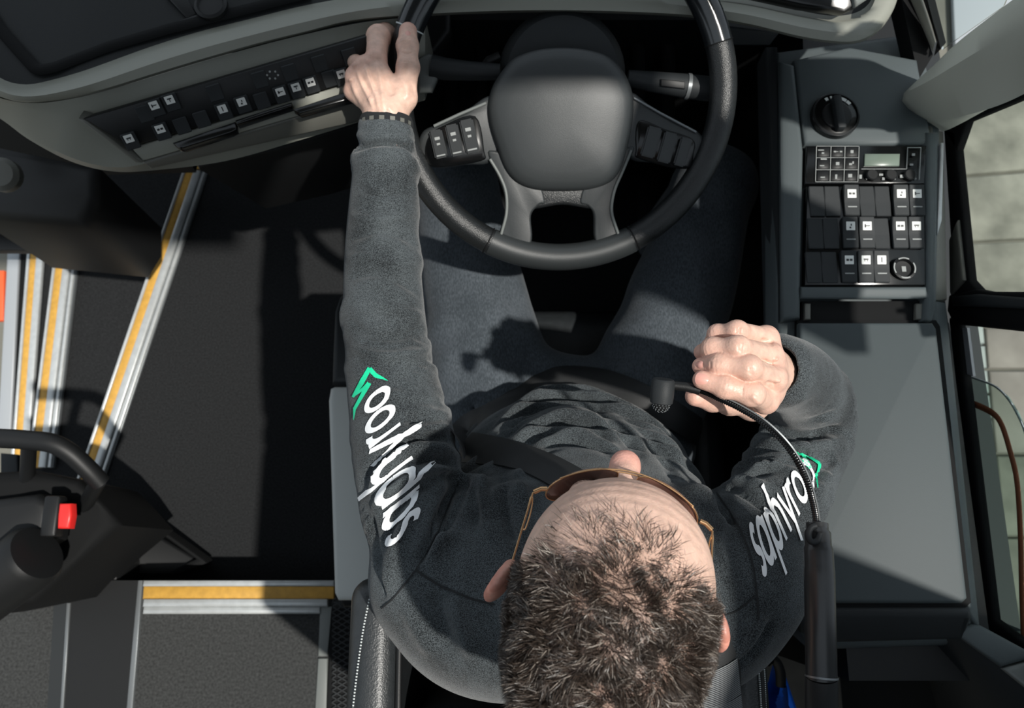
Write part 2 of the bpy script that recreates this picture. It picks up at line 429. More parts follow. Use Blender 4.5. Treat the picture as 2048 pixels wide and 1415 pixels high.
# aisle platform behind the cab floor
AZ = 0.15
structure(prism('floor_aisle', [P(-200, 1168, AZ), P(668, 1168, AZ), P(790, 1168, AZ), P(860, 1500, AZ), P(-300, 1500, AZ)], 0.145, 'carpet_aisle', direction=(0, 0, -1)))
an = thing('step_nosing', P(475, 1190, AZ), 'bright silver and yellow nosing along the aisle step behind the driver', 'step edge', 'metal step nosings')
for v0, v1, m, r, nm, u1 in ((1160, 1172, 'aluminium', 0.012, 'edge_rail', 668), (1172, 1197, 'yellow_strip', 0.010, 'yellow_insert', 668), (1197, 1213, 'aluminium', 0.014, 'ribbed_rail', 655), (1213, 1227, 'aluminium', 0.010, 'ribbed_rail', 640)):
    prism(nm, [P(287, v0, AZ + r), P(u1, v0, AZ + r), P(u1, v1, AZ + r), P(285, v1, AZ + r)], 0.02, m, an, bevel=0.0015, seg=1)
structure(prism('trim_2', [P(640, 1212, AZ + .006), P(664, 1212, AZ + .006), P(655, 1312, AZ + .006), P(636, 1312, AZ + .006)], 0.02, 'panel_grey', bevel=0.002))
structure(prism('trim_3', [P(636, 1316, AZ + .006), P(655, 1316, AZ + .006), P(652, 1450, AZ + .006), P(628, 1450, AZ + .006)], 0.02, 'panel_grey', bevel=0.002))
structure(prism('trim_4', [P(276, 1160, AZ + .008), P(285, 1160, AZ + .008), P(262, 1450, AZ + .008), P(250, 1450, AZ + .008)], 0.02, 'dull_metal', bevel=0.001))
structure(prism('trim_5', [P(133, 1205, AZ + .008), P(140, 1205, AZ + .008), P(124, 1450, AZ + .008), P(118, 1450, AZ + .008)], 0.02, 'dull_metal', bevel=0.001))
structure(prism('trim_6', [P(108, 1205, AZ + .005), P(133, 1205, AZ + .005), P(118, 1450, AZ + .005), P(92, 1450, AZ + .005)], 0.02, 'dark_plastic'))
structure(prism('trim_7', [P(140, 1160, AZ + .004), P(276, 1160, AZ + .004), P(252, 1450, AZ + .004), P(124, 1450, AZ + .004)], 0.02, 'black_plastic'))
# mesh pocket beside the seat
mp = thing('mesh_pocket', P(700, 1320, AZ), 'black woven mesh mat on the aisle floor beside the driver seat', 'mat')
prism('mat_base', [P(664, 1216, AZ + .01), P(735, 1216, AZ + .01), P(730, 1450, AZ + .01), P(652, 1450, AZ + .01)], 0.015, 'black_rubber', mp)
bm = bmesh.new()
for i in range(26):
    for sgnn in (1, -1):
        a, b = P(664, 1200 + i * 12, AZ + .013), P(740, 1200 + i * 12 + sgnn * 45, AZ + .013)
        s = Vector((0, 1, 0)) * 0.0012
        vs = [bm.verts.new(q) for q in (a - s, a + s, b + s, b - s)] + [bm.verts.new(q + Vector((0, 0, .0015))) for q in (a - s, a + s, b + s, b - s)]
        for f in ((4, 5, 6, 7), (0, 1, 5, 4), (2, 3, 7, 6)): bm.faces.new([vs[k] for k in f])
tag(link('mesh_weave', bm_mesh(bm, 'mesh_weave'), 'dark_plastic', mp), kind='stuff')

# ------------------------------------------------------------------ right wall with the driver's windows
WX = 0.685
def onwall(u, v, x=WX):
    r = ray(u, v); return CAMPOS + r * (x / r.x)
wl = onwall(1952, 1200); wf = onwall(1905, 400)
structure(box('wall_right', (0.715, 0.3, 0.30), (0.05, 2.9, 0.78), 'dark_plastic'))
def wprism(name, px, m, parent, x=WX, th=0.012, bevel=0.003, kind=None):
    o = prism(name, [onwall(u, v, x) for u, v in px], th, m, parent, bevel=bevel, direction=(1, 0, 0), seg=1)
    if kind: o['kind'] = kind
    return o
w1 = thing('window_1', onwall(1930, 420), 'front driver side window in a black rubber frame', 'window', kind='structure')
wprism('pane', [(1905, 235), (1930, 225), (2250, 60), (2300, 600), (1930, 600)], 'glass_tint', w1, WX + 0.012, 0.004, 0)
wprism('sill_gasket', [(1886, 255), (1910, 262), (1912, 300), (1938, 560), (1958, 582), (1958, 608), (1908, 610)], 'black_rubber', w1)
wprism('top_gasket', [(1886, 262), (1893, 252), (2300, 60), (2300, 88), (1932, 243), (1912, 300)], 'black_rubber', w1)
wprism('divider', [(1896, 590), (1950, 578), (1975, 583), (2300, 585), (2300, 690), (1905, 648), (1893, 622)], 'black_rubber', w1, WX - 0.004)
wprism('divider_lip', [(1900, 592), (1950, 588), (2300, 615), (2300, 628), (1925, 612), (1902, 612)], 'dark_plastic', w1, WX - 0.012, 0.01)
w2 = thing('window_2', onwall(1960, 950), 'rear driver side window with sliding pane beside the storage lid', 'window', kind='structure')
wprism('pane', [(1912, 645), (2300, 680), (2300, 1480), (1975, 1245)], 'glass_tint', w2, WX + 0.012, 0.004, 0)
wprism('sill_gasket', [(1896, 635), (1915, 642), (1928, 760), (1985, 1238), (2300, 1475), (2300, 1530), (1968, 1268), (1905, 720)], 'black_rubber', w2)
wprism('white_guide', [(1922, 655), (1934, 655), (1946, 752), (1930, 746)], 'white_paint', w2, WX + 0.006, 0.004, 0)
# sliding pane with its brown seal, just outside
slide = [(1921, 748), (1955, 758), (1990, 772), (2014, 794), (2034, 826), (2052, 870), (2070, 960), (2080, 1300), (1988, 1235), (1940, 900)]
sl = wprism('sliding_pane', slide, 'glass_smoke', w2, WX + 0.022, 0.004, 0)
edge = catmull([onwall(u, v, WX + 0.024) for u, v in slide[:8]], 6)
tube('pane_edge', edge, 0.0016, 'white_paint', w2, seg=6)
seal = catmull([onwall(u, v, WX + 0.020) for u, v in [(1922, 797), (1950, 808), (1986, 826), (2004, 850), (2020, 900), (2034, 960), (2041, 1060), (2044, 1180), (2048, 1285)]], 6)
tube('seal', seal, 0.0042, 'brown_seal', w2, seg=8, squash=(0.6, 1.2))
# trim between console and windows
structure(prism('trim_8', [P(1872, 600, .80), P(1893, 604, .78), P(1962, 1262, .78), P(1940, 1225, .80)], 0.05, 'console_grey', bevel=0.004))
structure(prism('trim_9', [P(1862, 250, .82), P(1888, 262, .78), P(1896, 600, .78), P(1872, 600, .80)], 0.05, 'pod_grey', bevel=0.004))
structure(prism('trim_10', [P(1882, 285, .835), P(1888, 285, .835), P(1884, 440, .835), P(1875, 470, .835)], 0.01, 'aluminium', bevel=0.001))
structure(wprism('trim_11', [(1896, 480), (1912, 440), (1925, 560), (1898, 590)], 'pod_grey', None, WX - 0.006))
# A-pillar
ap = thing('trim_12', P(1850, 220, .85), 'thick grey padded windscreen pillar rising at the upper right', 'pillar', kind='structure')
rows = [[(1842, 160, .84), (1900, 98, .93), (1985, 30, 1.02), (2080, -40, 1.12), (2300, -200, 1.3)],
        [(1826, 168, .86), (1890, 112, .95), (1985, 48, 1.05), (2080, -20, 1.15), (2300, -175, 1.33)],
        [(1808, 186, .86), (1860, 160, .94), (1985, 85, 1.05), (2080, 32, 1.15), (2300, -100, 1.33)],
        [(1804, 202, .85), (1870, 190, .92), (1985, 130, 1.02), (2080, 90, 1.12), (2300, -30, 1.3)],
        [(1822, 224, .83), (1880, 240, .87), (1985, 215, .98), (2080, 172, 1.06), (2300, 60, 1.25)],
        [(1880, 244, .81), (1889, 262, .82), (1985, 213, .93), (2080, 165, 1.02), (2300, 50, 1.2)],
        [(1890, 240, .78), (1900, 240, .79), (1990, 180, .9), (2090, 130, .98), (2320, 20, 1.15)]]
loft('pillar_cover', [pix(r) for r in rows], 'pillar_trim', ap, closed=True, n=40)
# front quarter light with its ledge
w3 = thing('window_3', P(1900, 60, .9), 'small front quarter window at the top right corner', 'window', kind='structure')
prism('pane', [P(1840, -60, .95), P(1888, 96, .86), P(2010, 10, 1.0), P(2040, -60, 1.1)], 0.004, 'glass_tint', w3)
prism('ledge', [P(1812, -20, .92), P(1836, -20, .93), P(1872, 84, .86), P(1866, 106, .85)], 0.015, 'pod_grey', w3, bevel=0.002)
prism('gasket', [P(1836, -20, .91), P(1852, -20, .91), P(1882, 98, .85), P(1868, 112, .84), P(1874, 84, .85)], 0.02, 'black_rubber', w3)
prism('frame_post', [P(1796, -30, .90), P(1822, -30, .90), P(1866, 110, .83), P(1838, 158, .82)], 0.03, 'black_rubber', w3)
wq = thing('bright_slab', P(1930, 40, -0.88), 'added white slab standing for the bright outside beyond the quarter window', 'white slab')
prism('slab_face', [P(1905, -60, -0.865), P(2080, -60, -0.865), P(2030, 60, -0.865), P(1912, 110, -0.865)], 0.02, 'white_paint', wq, bevel=0.003)  # slab invented to give the bright area outside

# ------------------------------------------------------------------ unseen slabs and panels added to shape sun and sky, rear and left walls
mat('shade_felt', (120, 120, 116), .9)
CZL = 2.25
for nm, (x0, x1, y0, y1) in {'shade_slab_front': (-1.45, .76, .225, 1.05), 'shade_slab_left': (-1.45, .27, .08, .225), 'shade_slab_rear': (-1.45, .76, -2.6, -1.05)}.items():  # unseen overhead slabs, cut to shade dash and rear and leave the driver sunlit
    structure(box(nm, ((x0 + x1) / 2, (y0 + y1) / 2, CZL), (x1 - x0, y1 - y0, .04), 'shade_felt'))
structure(prism('sun_blocker_upper', [Vector((.745, .36, 1.70)), Vector((.745, .36, CZL)), Vector((.745, 1.2, CZL)), Vector((.745, 1.2, 1.70))], .03, 'panel_grey', direction=(-1, 0, 0)))  # unseen panel added to keep sun off the right end of the dash
structure(prism('sun_blocker_pillar', [Vector((.745, .30, 1.42)), Vector((.745, .24, CZL)), Vector((.745, .04, CZL)), Vector((.745, .10, 1.42))], .03, 'panel_grey', direction=(-1, 0, 0)))  # unseen upright added to throw shade on the right thigh
structure(prism('wall_right_rear', [Vector((.745, -.10, .69)), Vector((.745, -.30, CZL)), Vector((.745, -2.6, CZL)), Vector((.745, -2.6, .1)), Vector((.745, -.10, .1))], .03, 'panel_grey', direction=(-1, 0, 0)))
structure(box('sky_blocker_back', (-.35, -2.6, 1.1), (2.2, .04, 2.3), 'dark_plastic'))  # added dark wall out of view, stops sky light from behind
structure(box('wall_left', (-1.47, -1.6, 1.1), (.04, 2.0, 2.3), 'dark_plastic'))

# ------------------------------------------------------------------ dashboard
dash = thing('dashboard', P(900, 0, .5), 'pale grey coach dashboard curving across the top behind the steering wheel', 'dashboard')
rA = [(-160, 20), (-70, 120), (0, 166), (32, 177), (62, 178), (100, 170), (170, 150), (300, 103), (400, 72), (500, 47), (600, 22), (700, 3), (800, -14), (950, -28), (1110, -32), (1280, -24), (1400, -6), (1500, 8), (1600, 30), (1660, 40), (1700, 38), (1730, 25), (1748, 0), (1758, -40)]
rB = [(-200, 60), (-90, 160), (0, 196), (40, 206), (80, 206), (140, 198), (210, 182), (320, 148), (420, 118), (520, 90), (610, 68), (700, 46), (800, 36), (950, 28), (1110, 25), (1280, 29), (1400, 37), (1500, 53), (1600, 77), (1680, 88), (1725, 83), (1762, 58), (1788, 18), (1802, -30)]
rB0 = [(a * .5 + c * .5, b * .5 + d * .5) for (a, b), (c, d) in zip(rA, rB)]
def zr(u): return 1.03 - 0.05 * min(1, max(0, (u - 200) / 700)) + 0.0 * u
rows = [[P(u, v, zr(u) - .025) for u, v in rA], [P(u, v + 5, zr(u) + .004) for u, v in rA], [P(u, v, zr(u) + .01) for u, v in rB0], [P(u, v - 5, zr(u) + .002) for u, v in rB], [P(u, v, zr(u) - .02) for u, v in rB],
        [P(u, v, zr(u) - .06) + Vector((0, .03, 0)) for u, v in rB], [P(u, v, zr(u) - .06) + Vector((0, .05, 0)) for u, v in rA]]
loft('rim_rail', rows, 'light_trim', dash, closed=True, n=150)
mat('top_black', (30, 32, 33), .55, spec=.25, bump=.1, bscale=700)
# dark recessed top with its groove
top = [P(u, v, zr(u) - .03) for u, v in rA]
far = [Vector((p.x * 1.02, max(p.y + .25, 1.35), p.z + 0.0)) for p in top]
loft('top_panel', [top, [a.lerp(b, .5) for a, b in zip(top, far)], far], 'top_black', dash, n=80)
g = [(-60, -30, 1.004), (0, 58, 1.004), (40, 103, 1.004), (74, 141, 1.004), (110, 134, 1.004), (220, 92, 1.0), (340, 57, .994), (470, 24, .985), (620, -14, .975)]
tube('lid_groove', resample([P(*q) for q in g], 60), 0.008, 'black_rubber', dash, seg=8, squash=(0.45, 1.0))
lathe('speaker_grille', [(0.022, 0), (0.022, .006), (0.018, .008), (0.016, .005), (0, .006)], P(424, 14, .99), (0, 0, 1), 'black_plastic', dash, 24)
prism('lid_hinge', [P(345, 45, .995), P(400, 25, .992), (P(408, 42, .992)), P(352, 62, .995)], 0.01, 'black_plastic', dash, bevel=.002)
prism('hinge_strip', [P(330, -10, .998), P(362, -20, .998), P(395, 28, .992), P(372, 36, .992)], 0.008, 'black_plastic', dash, bevel=.002)
prism('instrument_hood', [P(1330, -60, 1.0), P(1728, -60, 1.0), P(1724, 8, .985), P(1690, 24, .985), P(1600, 12, .985), P(1480, -14, .985)], 0.02, 'gloss_black', dash, bevel=.006)
prism('hood_highlight', [P(1705, -30, 1.004), P(1738, -30, 1.004), P(1736, 0, .99), P(1712, 16, .99)], 0.012, 'panel_grey', dash, bevel=.004)  # highlight on the hood made as a pale piece

# control pod on the left
C0 = [(-90, 162, 1.02), (0, 198, 1.01), (70, 222, 1.0), (150, 234, .995), (230, 212, .993), (330, 184, .99), (450, 150, .985), (600, 107, .98), (730, 70, .975), (850, 50, .965)]
Bp = [(-90, 160, 1.03), (0, 196, 1.022), (70, 206, 1.018), (150, 196, 1.014), (230, 176, 1.01), (330, 146, 1.003), (450, 110, .995), (600, 71, .988), (730, 44, .98), (850, 32, .97)]
C1 = [(-95, 180, .96), (0, 232, .945), (60, 273, .94), (140, 314, .935), (215, 333, .93), (285, 328, .93), (450, 280, .925), (600, 238, .92), (730, 198, .915), (850, 160, .91)]
C2 = [(-95, 184, .93), (0, 237, .915), (58, 279, .91), (140, 322, .905), (220, 342, .90), (300, 341, .90), (450, 322, .885), (600, 280, .88), (730, 240, .875), (850, 200, .87)]
r0 = pix(Bp); r1 = pix(C0); r2 = pix(C1); r3 = pix(C2); r4 = [p + Vector((0, .05, -.05)) for p in r3]; r5 = [Vector((p.x, p.y + .02, p.z - .12)) for p in r0]
loft('control_pod', [r0, r1, r2, r3, r4, r5], 'light_trim', dash, closed=True, n=90, smoothang=28)
pan = Quad((168, 236, 1.010), (742, 68, 1.004), (742, 150, .972), (262, 292, .975))
prism('switch_panel', pan.rect(0, 0, 1, 1, .004), .02, 'black_plastic', dash, bevel=.0015, seg=1)
prism('panel_bezel', [P(156, 238, 1.012), P(172, 242, 1.010), P(285, 326, .956), P(272, 326, .956)], .02, 'pod_grey', dash, bevel=.002)
prism('lower_ledge', [P(262, 296, .970), P(742, 154, .967), P(742, 190, .952), P(286, 322, .955)], .02, 'light_trim', dash, bevel=.002)
prism('lower_lip', [P(288, 328, .950), P(742, 193, .945), P(742, 240, .91), P(300, 339, .92)], .02, 'pod_grey', dash, bevel=.004)
for (q, nm) in (([(345, 285), (470, 243), (472, 258), (462, 264), (366, 295), (356, 294)], 'handle_slot'), ([(470, 240), (583, 204), (583, 212), (474, 248)], 'handle_slot'), ([(586, 218), (712, 176), (712, 194), (600, 226)], 'handle_slot')):
    prism(nm, [P(u, v, .976) for u, v in q], .012, 'gloss_black', dash, bevel=.001, seg=1)
def rocker(parent, c, R, w, h, d, icon=True, nm='switch', msize=.42, bar=True, gl=0):
    """a rocker switch whose upper half tips up; returns the switch with its printed mark"""
    bm = bmesh.new()
    prof = [(-h / 2, 0), (-h / 2, d * .55), (-h * .05, d * .8), (h / 2, d * 1.35), (h / 2, 0)]
    L_ = [bm.verts.new(c + R @ Vector((-w / 2, y, z))) for y, z in prof]; R_ = [bm.verts.new(c + R @ Vector((w / 2, y, z))) for y, z in prof]
    bm.faces.new(L_); bm.faces.new(R_[::-1])
    for i in range(5): bm.faces.new((L_[i], R_[i], R_[(i + 1) % 5], L_[(i + 1) % 5]))
    bmesh.ops.bevel(bm, geom=bm.edges[:], offset=min(w, h) * .05, segments=1, affect='EDGES')
    o = link(nm, bm_mesh(bm, nm), 'dark_plastic', parent)
    if icon:
        sl = math.atan2(d * .55, h * .55); Rx = R @ Matrix.Rotation(sl, 3, 'X')
        cc = c + R @ Vector((0, h * .20, d * 1.02)) + (Rx @ Vector((0, 0, .0006)))
        s = w * msize * 1.25
        bm = bmesh.new()
        def q(x0, y0, x1, y1, z, mi):
            f = bm.faces.new([bm.verts.new(cc + Rx @ Vector((x, y, z))) for x, y in ((x0, y0), (x1, y0), (x1, y1), (x0, y1))]); f.material_index = mi
        r = s * .5
        q(-r, -r, r, r, 0.0004, 0); q(-r * 1.02, -r * .8, r * 1.02, r * .8, .0002, 0)
        pats = [[(-.6, -.12, .6, .12), (-.6, -.4, -.3, .4)], [(-.5, .1, .5, .45), (-.1, -.5, .1, .1)], [(-.7, -.25, -.1, .25), (.1, -.25, .7, .25)], [(-.55, -.05, .55, .3), (-.4, -.35, -.2, -.1), (.2, -.35, .4, -.1)], [(-.12, -.6, .12, .6)], [(-.3, -.6, .1, -.2), (0, 0, .25, .5)]]
        for (a, b, e, f_) in pats[gl % 6]: q(a * r, b * r, e * r, f_ * r, .0007, 1)
        link('icon', bm_mesh(bm, 'icon'), ['white_mark', 'glyph'], o)
        if bar:
            cb = c + R @ Vector((0, -h * .22, d * .70)); Rb = R @ Matrix.Rotation(math.atan2(d * .25, h * .45), 3, 'X')
            prism('indicator', [cb + Rb @ Vector((x * w * .3, y * h * .018, .0008)) for x, y in ((-1, -1), (1, -1), (1, 1), (-1, 1))], .0006, 'dim_mark', o)
    return o
# small switches of the pod: (u, v) of their pale marks
R = pan.rot()
for i, (u, v) in enumerate([(312, 210), (343, 199), (324, 257), (262, 276), (448, 217), (486, 203), (563, 183), (594, 174), (623, 164), (684, 148)]):
    c = P(u, v - 8, .987 if v < 215 and u < 400 else .975)
    t_ = (u - 172) / 570; 
    # settle on the panel plane
    n = pan.n(); rr = ray(u, v + 5); k = (pan.at(.5, .5, .004) - CAMPOS).dot(n) / rr.dot(n); c = CAMPOS + rr * k
    o = rocker(dash, c, R, .018, .022, .005, True, 'pod_switch', .48, False, i)
for (u, v) in [(364, 246), (404, 233), (524, 196), (660, 152), (580, 140), (640, 122), (700, 108), (430, 180), (290, 222), (520, 154)]:
    rr = ray(u, v + 5); n = pan.n(); k = (pan.at(.5, .5, .004) - CAMPOS).dot(n) / rr.dot(n)
    rocker(dash, CAMPOS + rr * k, R, .018, .021, .003, False, 'blank_switch')
# small dotted mark (fan pattern)
bm = bmesh.new()
for k in range(6):
    a = k * math.pi / 3; rr = ray(545 + 11 * math.cos(a), 150 + 8 * math.sin(a)); n = pan.n(); kk = (pan.at(.5, .5, .0052) - CAMPOS).dot(n) / rr.dot(n); c = CAMPOS + rr * kk
    bm.faces.new([bm.verts.new(c + R @ Vector((.0014 * math.cos(b), .0014 * math.sin(b), 0))) for b in np.linspace(0, 2 * math.pi, 9)[:-1]])
link('fan_mark', bm_mesh(bm, 'fan_mark'), 'dim_mark', dash)
# dark lower panels
prism('knee_panel', [P(395, 336, .80), P(560, 300, .80), P(760, 240, .80), P(900, 60, .80), P(900, -100, .8), P(300, 200, .80)], .35, 'black_plastic', dash, direction=(0, .25, -1), bevel=.01)
prism('kick_panel', [P(-160, 180, .40), P(330, 235, .40), P(392, 345, .12), P(190, 350, .12), P(150, 440, .12), P(-160, 440, .12)], .03, 'black_plastic', dash)
prism('side_column', [P(-60, 275, .55), P(190, 330, .55), P(192, 400, .5), P(165, 452, .45), P(-60, 430, .45), ], .3, 'black_plastic', dash, direction=(0, 0, -1), bevel=.02)
lathe('grab_knob', [(.03, 0), (.03, .02), (.022, .028), (0, .03)], P(12, 352, .58), (0.2, -.3, 1), 'pod_grey', dash, 20)
prism('centre_panel', [P(880, 40, .78), P(1560, 40, .78), P(1560, -160, .78), P(880, -160, .78)], .75, 'black_plastic', dash, direction=(0, .12, -1))
box('bulkhead', (-.2, 1.42, .42), (2.2, .04, .84), 'black_plastic', dash)
prism('right_shelf', [P(1452, 52, .85), P(1560, 66, .85), P(1540, 92, .83), P(1455, 92, .83)], .03, 'dark_plastic', dash, bevel=.004)
for u in (900, 960, 1010, 1270, 1330):
    tube('cable_duct', [P(u, 40, .72), P(u + 6, 140, .66), P(u + 4, 300, .5)], .014, 'black_rubber', dash, seg=8)
# pedals on the floor below the wheel (dark, mostly hidden)
for i, (x, lab) in enumerate(((-.06, 'black rubber pedal under the wheel nearest the aisle'), (.10, 'black rubber middle pedal under the steering wheel'), (.24, 'black rubber pedal under the wheel nearest the console'))):
    t = thing('pedal', (x, 1.05, 0.02), lab, 'pedal', 'pedals under the wheel')
    box('pad', (x, 1.05, .14), (.075, .02, .11), 'black_rubber', t, Matrix.Rotation(math.radians(-40), 3, 'X'), .006)
    box('arm', (x, 1.13, .10), (.02, .16, .02), 'dull_metal', t, Matrix.Rotation(math.radians(-20), 3, 'X'), .004)

# ------------------------------------------------------------------ steering wheel
mat('wheel_leather', (27, 29, 30), 0.34, bump=0.35, bscale=700, var=.1, vscale=60)
mat('wheel_plastic', (42, 45, 46), 0.42, bump=0.12, bscale=1200)
mat('pad_plastic', (50, 53, 54), 0.46, bump=0.12, bscale=1200)
WC = P(1122, 192, .95); WN = Vector((0, -math.sin(math.radians(30)), math.cos(math.radians(30))))
WR = frame_from(WN, (1, 0, 0)); WS = 1 / 1477.0
wheel = thing('steering_wheel', WC - WN * .05, 'black leather four-spoke steering wheel with grey airbag hub held by the driver', 'steering wheel')
def onwheel(u, v, h=0.0):
    """picture position > point on the wheel's own plane raised by h"""
    rr = ray(u, v); c = WC + WN * h; k = (c - CAMPOS).dot(WN) / rr.dot(WN); return CAMPOS + rr * k
RM, RT = .2195, .0182
def ringpt(a, rad=RM, h=0): return WC + WR @ Vector((rad * math.cos(a), rad * math.sin(a), h))
tube('rim', [ringpt(2 * math.pi * i / 120) for i in range(120)], RT, 'wheel_leather', wheel, seg=24, closed=True)
def arc(a0, a1, r=RT + .0006, n=30):
    return [ringpt(a0 + (a1 - a0) * i / n) for i in range(n + 1)]
# smooth hard upper segment of the rim and thin joints
up0, up1 = math.radians(18), math.radians(157)
o = tube('upper_grip', arc(up0, up1), RT + .0007, 'wheel_plastic', wheel, seg=24)
mat('grip_gloss', (26, 29, 31), .16, coat=.4); o.data.materials.clear(); o.data.materials.append(MATS['grip_gloss'])
for a, m in ((up0, 'black_rubber'), (up1, 'thread'), (math.radians(243), 'black_rubber'), (math.radians(299), 'black_rubber')):
    tube('rim_joint', arc(a - .004, a + .004, n=2), RT + .0012, m, wheel, seg=24)
# bottom plastic cover section
tube('lower_grip', arc(math.radians(244), math.radians(298)), RT + .0008, 'wheel_plastic', wheel, seg=24)
def wplate(name, px, h, th, m, bevel, parent=wheel, seg=3):
    pts = [onwheel(u, v, h) for u, v in px]; pts = catmull(pts, 5, True)
    return prism(name, pts, th, m, parent, bevel=bevel, seg=seg, direction=-WN)
# spokes
wplate('spoke', [(985, 192), (930, 222), (880, 246), (846, 262), (836, 290), (846, 322), (875, 336), (930, 330), (985, 322), (1010, 260)], .004, .018, 'wheel_plastic', .006)
wplate('spoke', [(1258, 186), (1300, 210), (1350, 240), (1395, 262), (1412, 285), (1400, 320), (1376, 338), (1320, 326), (1262, 318), (1235, 260)], .004, .018, 'wheel_plastic', .006)
wplate('spoke', [(978, 300), (992, 345), (1008, 388), (1009, 425), (1000, 462), (990, 492), (1012, 510), (1050, 512), (1064, 478), (1062, 432), (1076, 412), (1090, 400), (1060, 330)], .006, .018, 'wheel_plastic', .006)
wplate('spoke', [(1266, 292), (1252, 335), (1232, 380), (1226, 420), (1236, 455), (1250, 488), (1230, 506), (1205, 510), (1190, 478), (1188, 430), (1176, 412), (1160, 400), (1190, 330)], .006, .018, 'wheel_plastic', .006)
wplate('spoke_bridge', [(1060, 360), (1190, 360), (1205, 400), (1188, 418), (1125, 410), (1064, 418), (1045, 400)], .004, .018, 'wheel_leather', .005)
for s in ([(980, 318), (1000, 352), (1012, 385), (1013, 425), (1004, 462), (996, 490)], [(1262, 300), (1246, 340), (1229, 380), (1223, 420), (1232, 455), (1244, 486)]):
    tube('spoke_trim', catmull([onwheel(u, v, .0068) for u, v in s], 6), .0022, 'panel_grey', wheel, seg=8)
tube('spoke_trim', [onwheel(u, v, .0055) for u, v in ((868, 252), (920, 228), (972, 206))], .0022, 'panel_grey', wheel, seg=8)
tube('spoke_trim', [onwheel(u, v, .0055) for u, v in ((1268, 196), (1320, 226), (1392, 264))], .0018, 'dull_metal', wheel, seg=8)
# airbag hub, domed
hub = [(1006, 140), (1030, 116), (1072, 101), (1122, 96), (1172, 100), (1216, 114), (1246, 144), (1262, 180), (1266, 215), (1262, 255), (1252, 300), (1240, 338), (1218, 364), (1176, 378), (1122, 381), (1068, 378), (1032, 363), (1010, 336), (994, 295), (980, 250), (976, 212), (984, 176)]
hp = catmull([onwheel(u, v, 0) for u, v in hub], 4, True)
bm = bmesh.new(); cen = sum(hp, Vector()) / len(hp); rings = []
for f, h in ((1.0, -.012), (1.0, .006), (.975, .013), (.93, .018), (.84, .0225), (.7, .026), (.5, .029), (.3, .0305), (.12, .031)):
    rings.append([bm.verts.new(cen + (p - cen) * f + WN * h) for p in hp])
for a, b in zip(rings, rings[1:]):
    for k in range(len(a)): bm.faces.new((a[k], a[(k + 1) % len(a)], b[(k + 1) % len(a)], b[k]))
bm.faces.new(rings[-1]); bm.faces.new(rings[0][::-1])
me = bm_mesh(bm, 'airbag_pad'); auto_smooth(me, 50); link('airbag_pad', me, 'pad_plastic', wheel)
# button clusters
for side, outline, btns in (('l', [(858, 272), (885, 252), (950, 232), (968, 300), (962, 322), (868, 334), (850, 308)], [(877, 288, 26, 56), (909, 280, 26, 62), (939, 272, 28, 66)]), ('r', [(1278, 242), (1330, 258), (1385, 278), (1388, 305), (1372, 338), (1280, 318), (1272, 300)], [(1302, 284, 30, 60), (1334, 295, 28, 60), (1365, 304, 24, 56)])):
    cl = wplate('button_cluster', outline, .0062, .006, 'gloss_black', .0015, seg=1)
    for j, (u, v, w, h) in enumerate(btns):
        b = bmesh.new(); bmesh.ops.create_cube(b, size=1)
        for vv in b.verts: vv.co = Vector((vv.co.x * w * WS, vv.co.y * h * WS, vv.co.z * .008))
        bmesh.ops.bevel(b, geom=b.edges[:], offset=.002, segments=2, affect='EDGES')
        ang = math.radians(12 if side == 'l' else -14)
        b.transform(Matrix.Translation(onwheel(u, v, .0075)) @ (WR @ Matrix.Rotation(ang, 3, 'Z')).to_4x4())
        me = bm_mesh(b, 'button'); auto_smooth(me, 40); link('button', me, 'wheel_plastic' if side == 'r' else 'dark_plastic', cl)
        if side == 'l':
            bb = bmesh.new(); RR = WR @ Matrix.Rotation(ang, 3, 'Z')
            for yy, ww, hh in ((-.4, .34, .022), (.2, .2, .05), (.0, .13, .035)):
                c = onwheel(u, v, .0119) + RR @ Vector((0, yy * h * WS, 0))
                bb.faces.new([bb.verts.new(c + RR @ Vector((x * ww * w * WS, y * hh * h * WS, 0))) for x, y in ((-1, -1), (1, -1), (1, 1), (-1, 1))])
            link('button_mark', bm_mesh(bb, 'button_mark'), 'dim_mark', cl)
# column shroud and stalks
colm = thing('steering_column', WC + Vector((0, .12, -.35)), 'dark grey steering column cowl with two control stalks behind the wheel', 'steering column')
lathe('cowl', [(.088, -.13), (.09, -.03), (.084, -.012), (.078, -.006), (0.0, -.004)], WC + WR @ Vector((.004, .028, -.03)), WN, 'dark_plastic', colm, 40)
lathe('column_tube', [(.05, -.5), (.05, 0)], WC - WN * .1, WN, 'black_plastic', colm, 24)
st = tube('stalk', [onwheel(u, v, -.035) for u, v in ((1000, 144), (940, 142), (890, 138), (862, 132))], [.011, .013, .015, .016], 'dark_plastic', colm, seg=14)
prism('paddle', [onwheel(u, v, -.028) for u, v in ((832, 118), (856, 106), (872, 112), (884, 134), (874, 160), (862, 185), (838, 186))], .02, 'panel_grey', st, bevel=.004, direction=-WN)
st = tube('stalk', [onwheel(u, v, -.035) for u, v in ((1255, 156), (1310, 164), (1370, 172), (1420, 178))], [.011, .014, .0165, .017], 'dark_plastic', colm, seg=14)
tube('collar', [onwheel(u, v, -.035) for u, v in ((1372, 172.5), (1379, 173.5))], .0178, 'dull_metal', st, seg=14)
prism('stalk_button', [onwheel(u, v, -.0165) for u, v in ((1322, 158), (1370, 163), (1370, 178), (1322, 172))], .004, 'black_plastic', st, bevel=.001, direction=-WN)
tube('release_lever', [onwheel(u, v, -.06) for u, v in ((1000, 112), (978, 122), (972, 130))], .007, 'black_plastic', colm, seg=10)

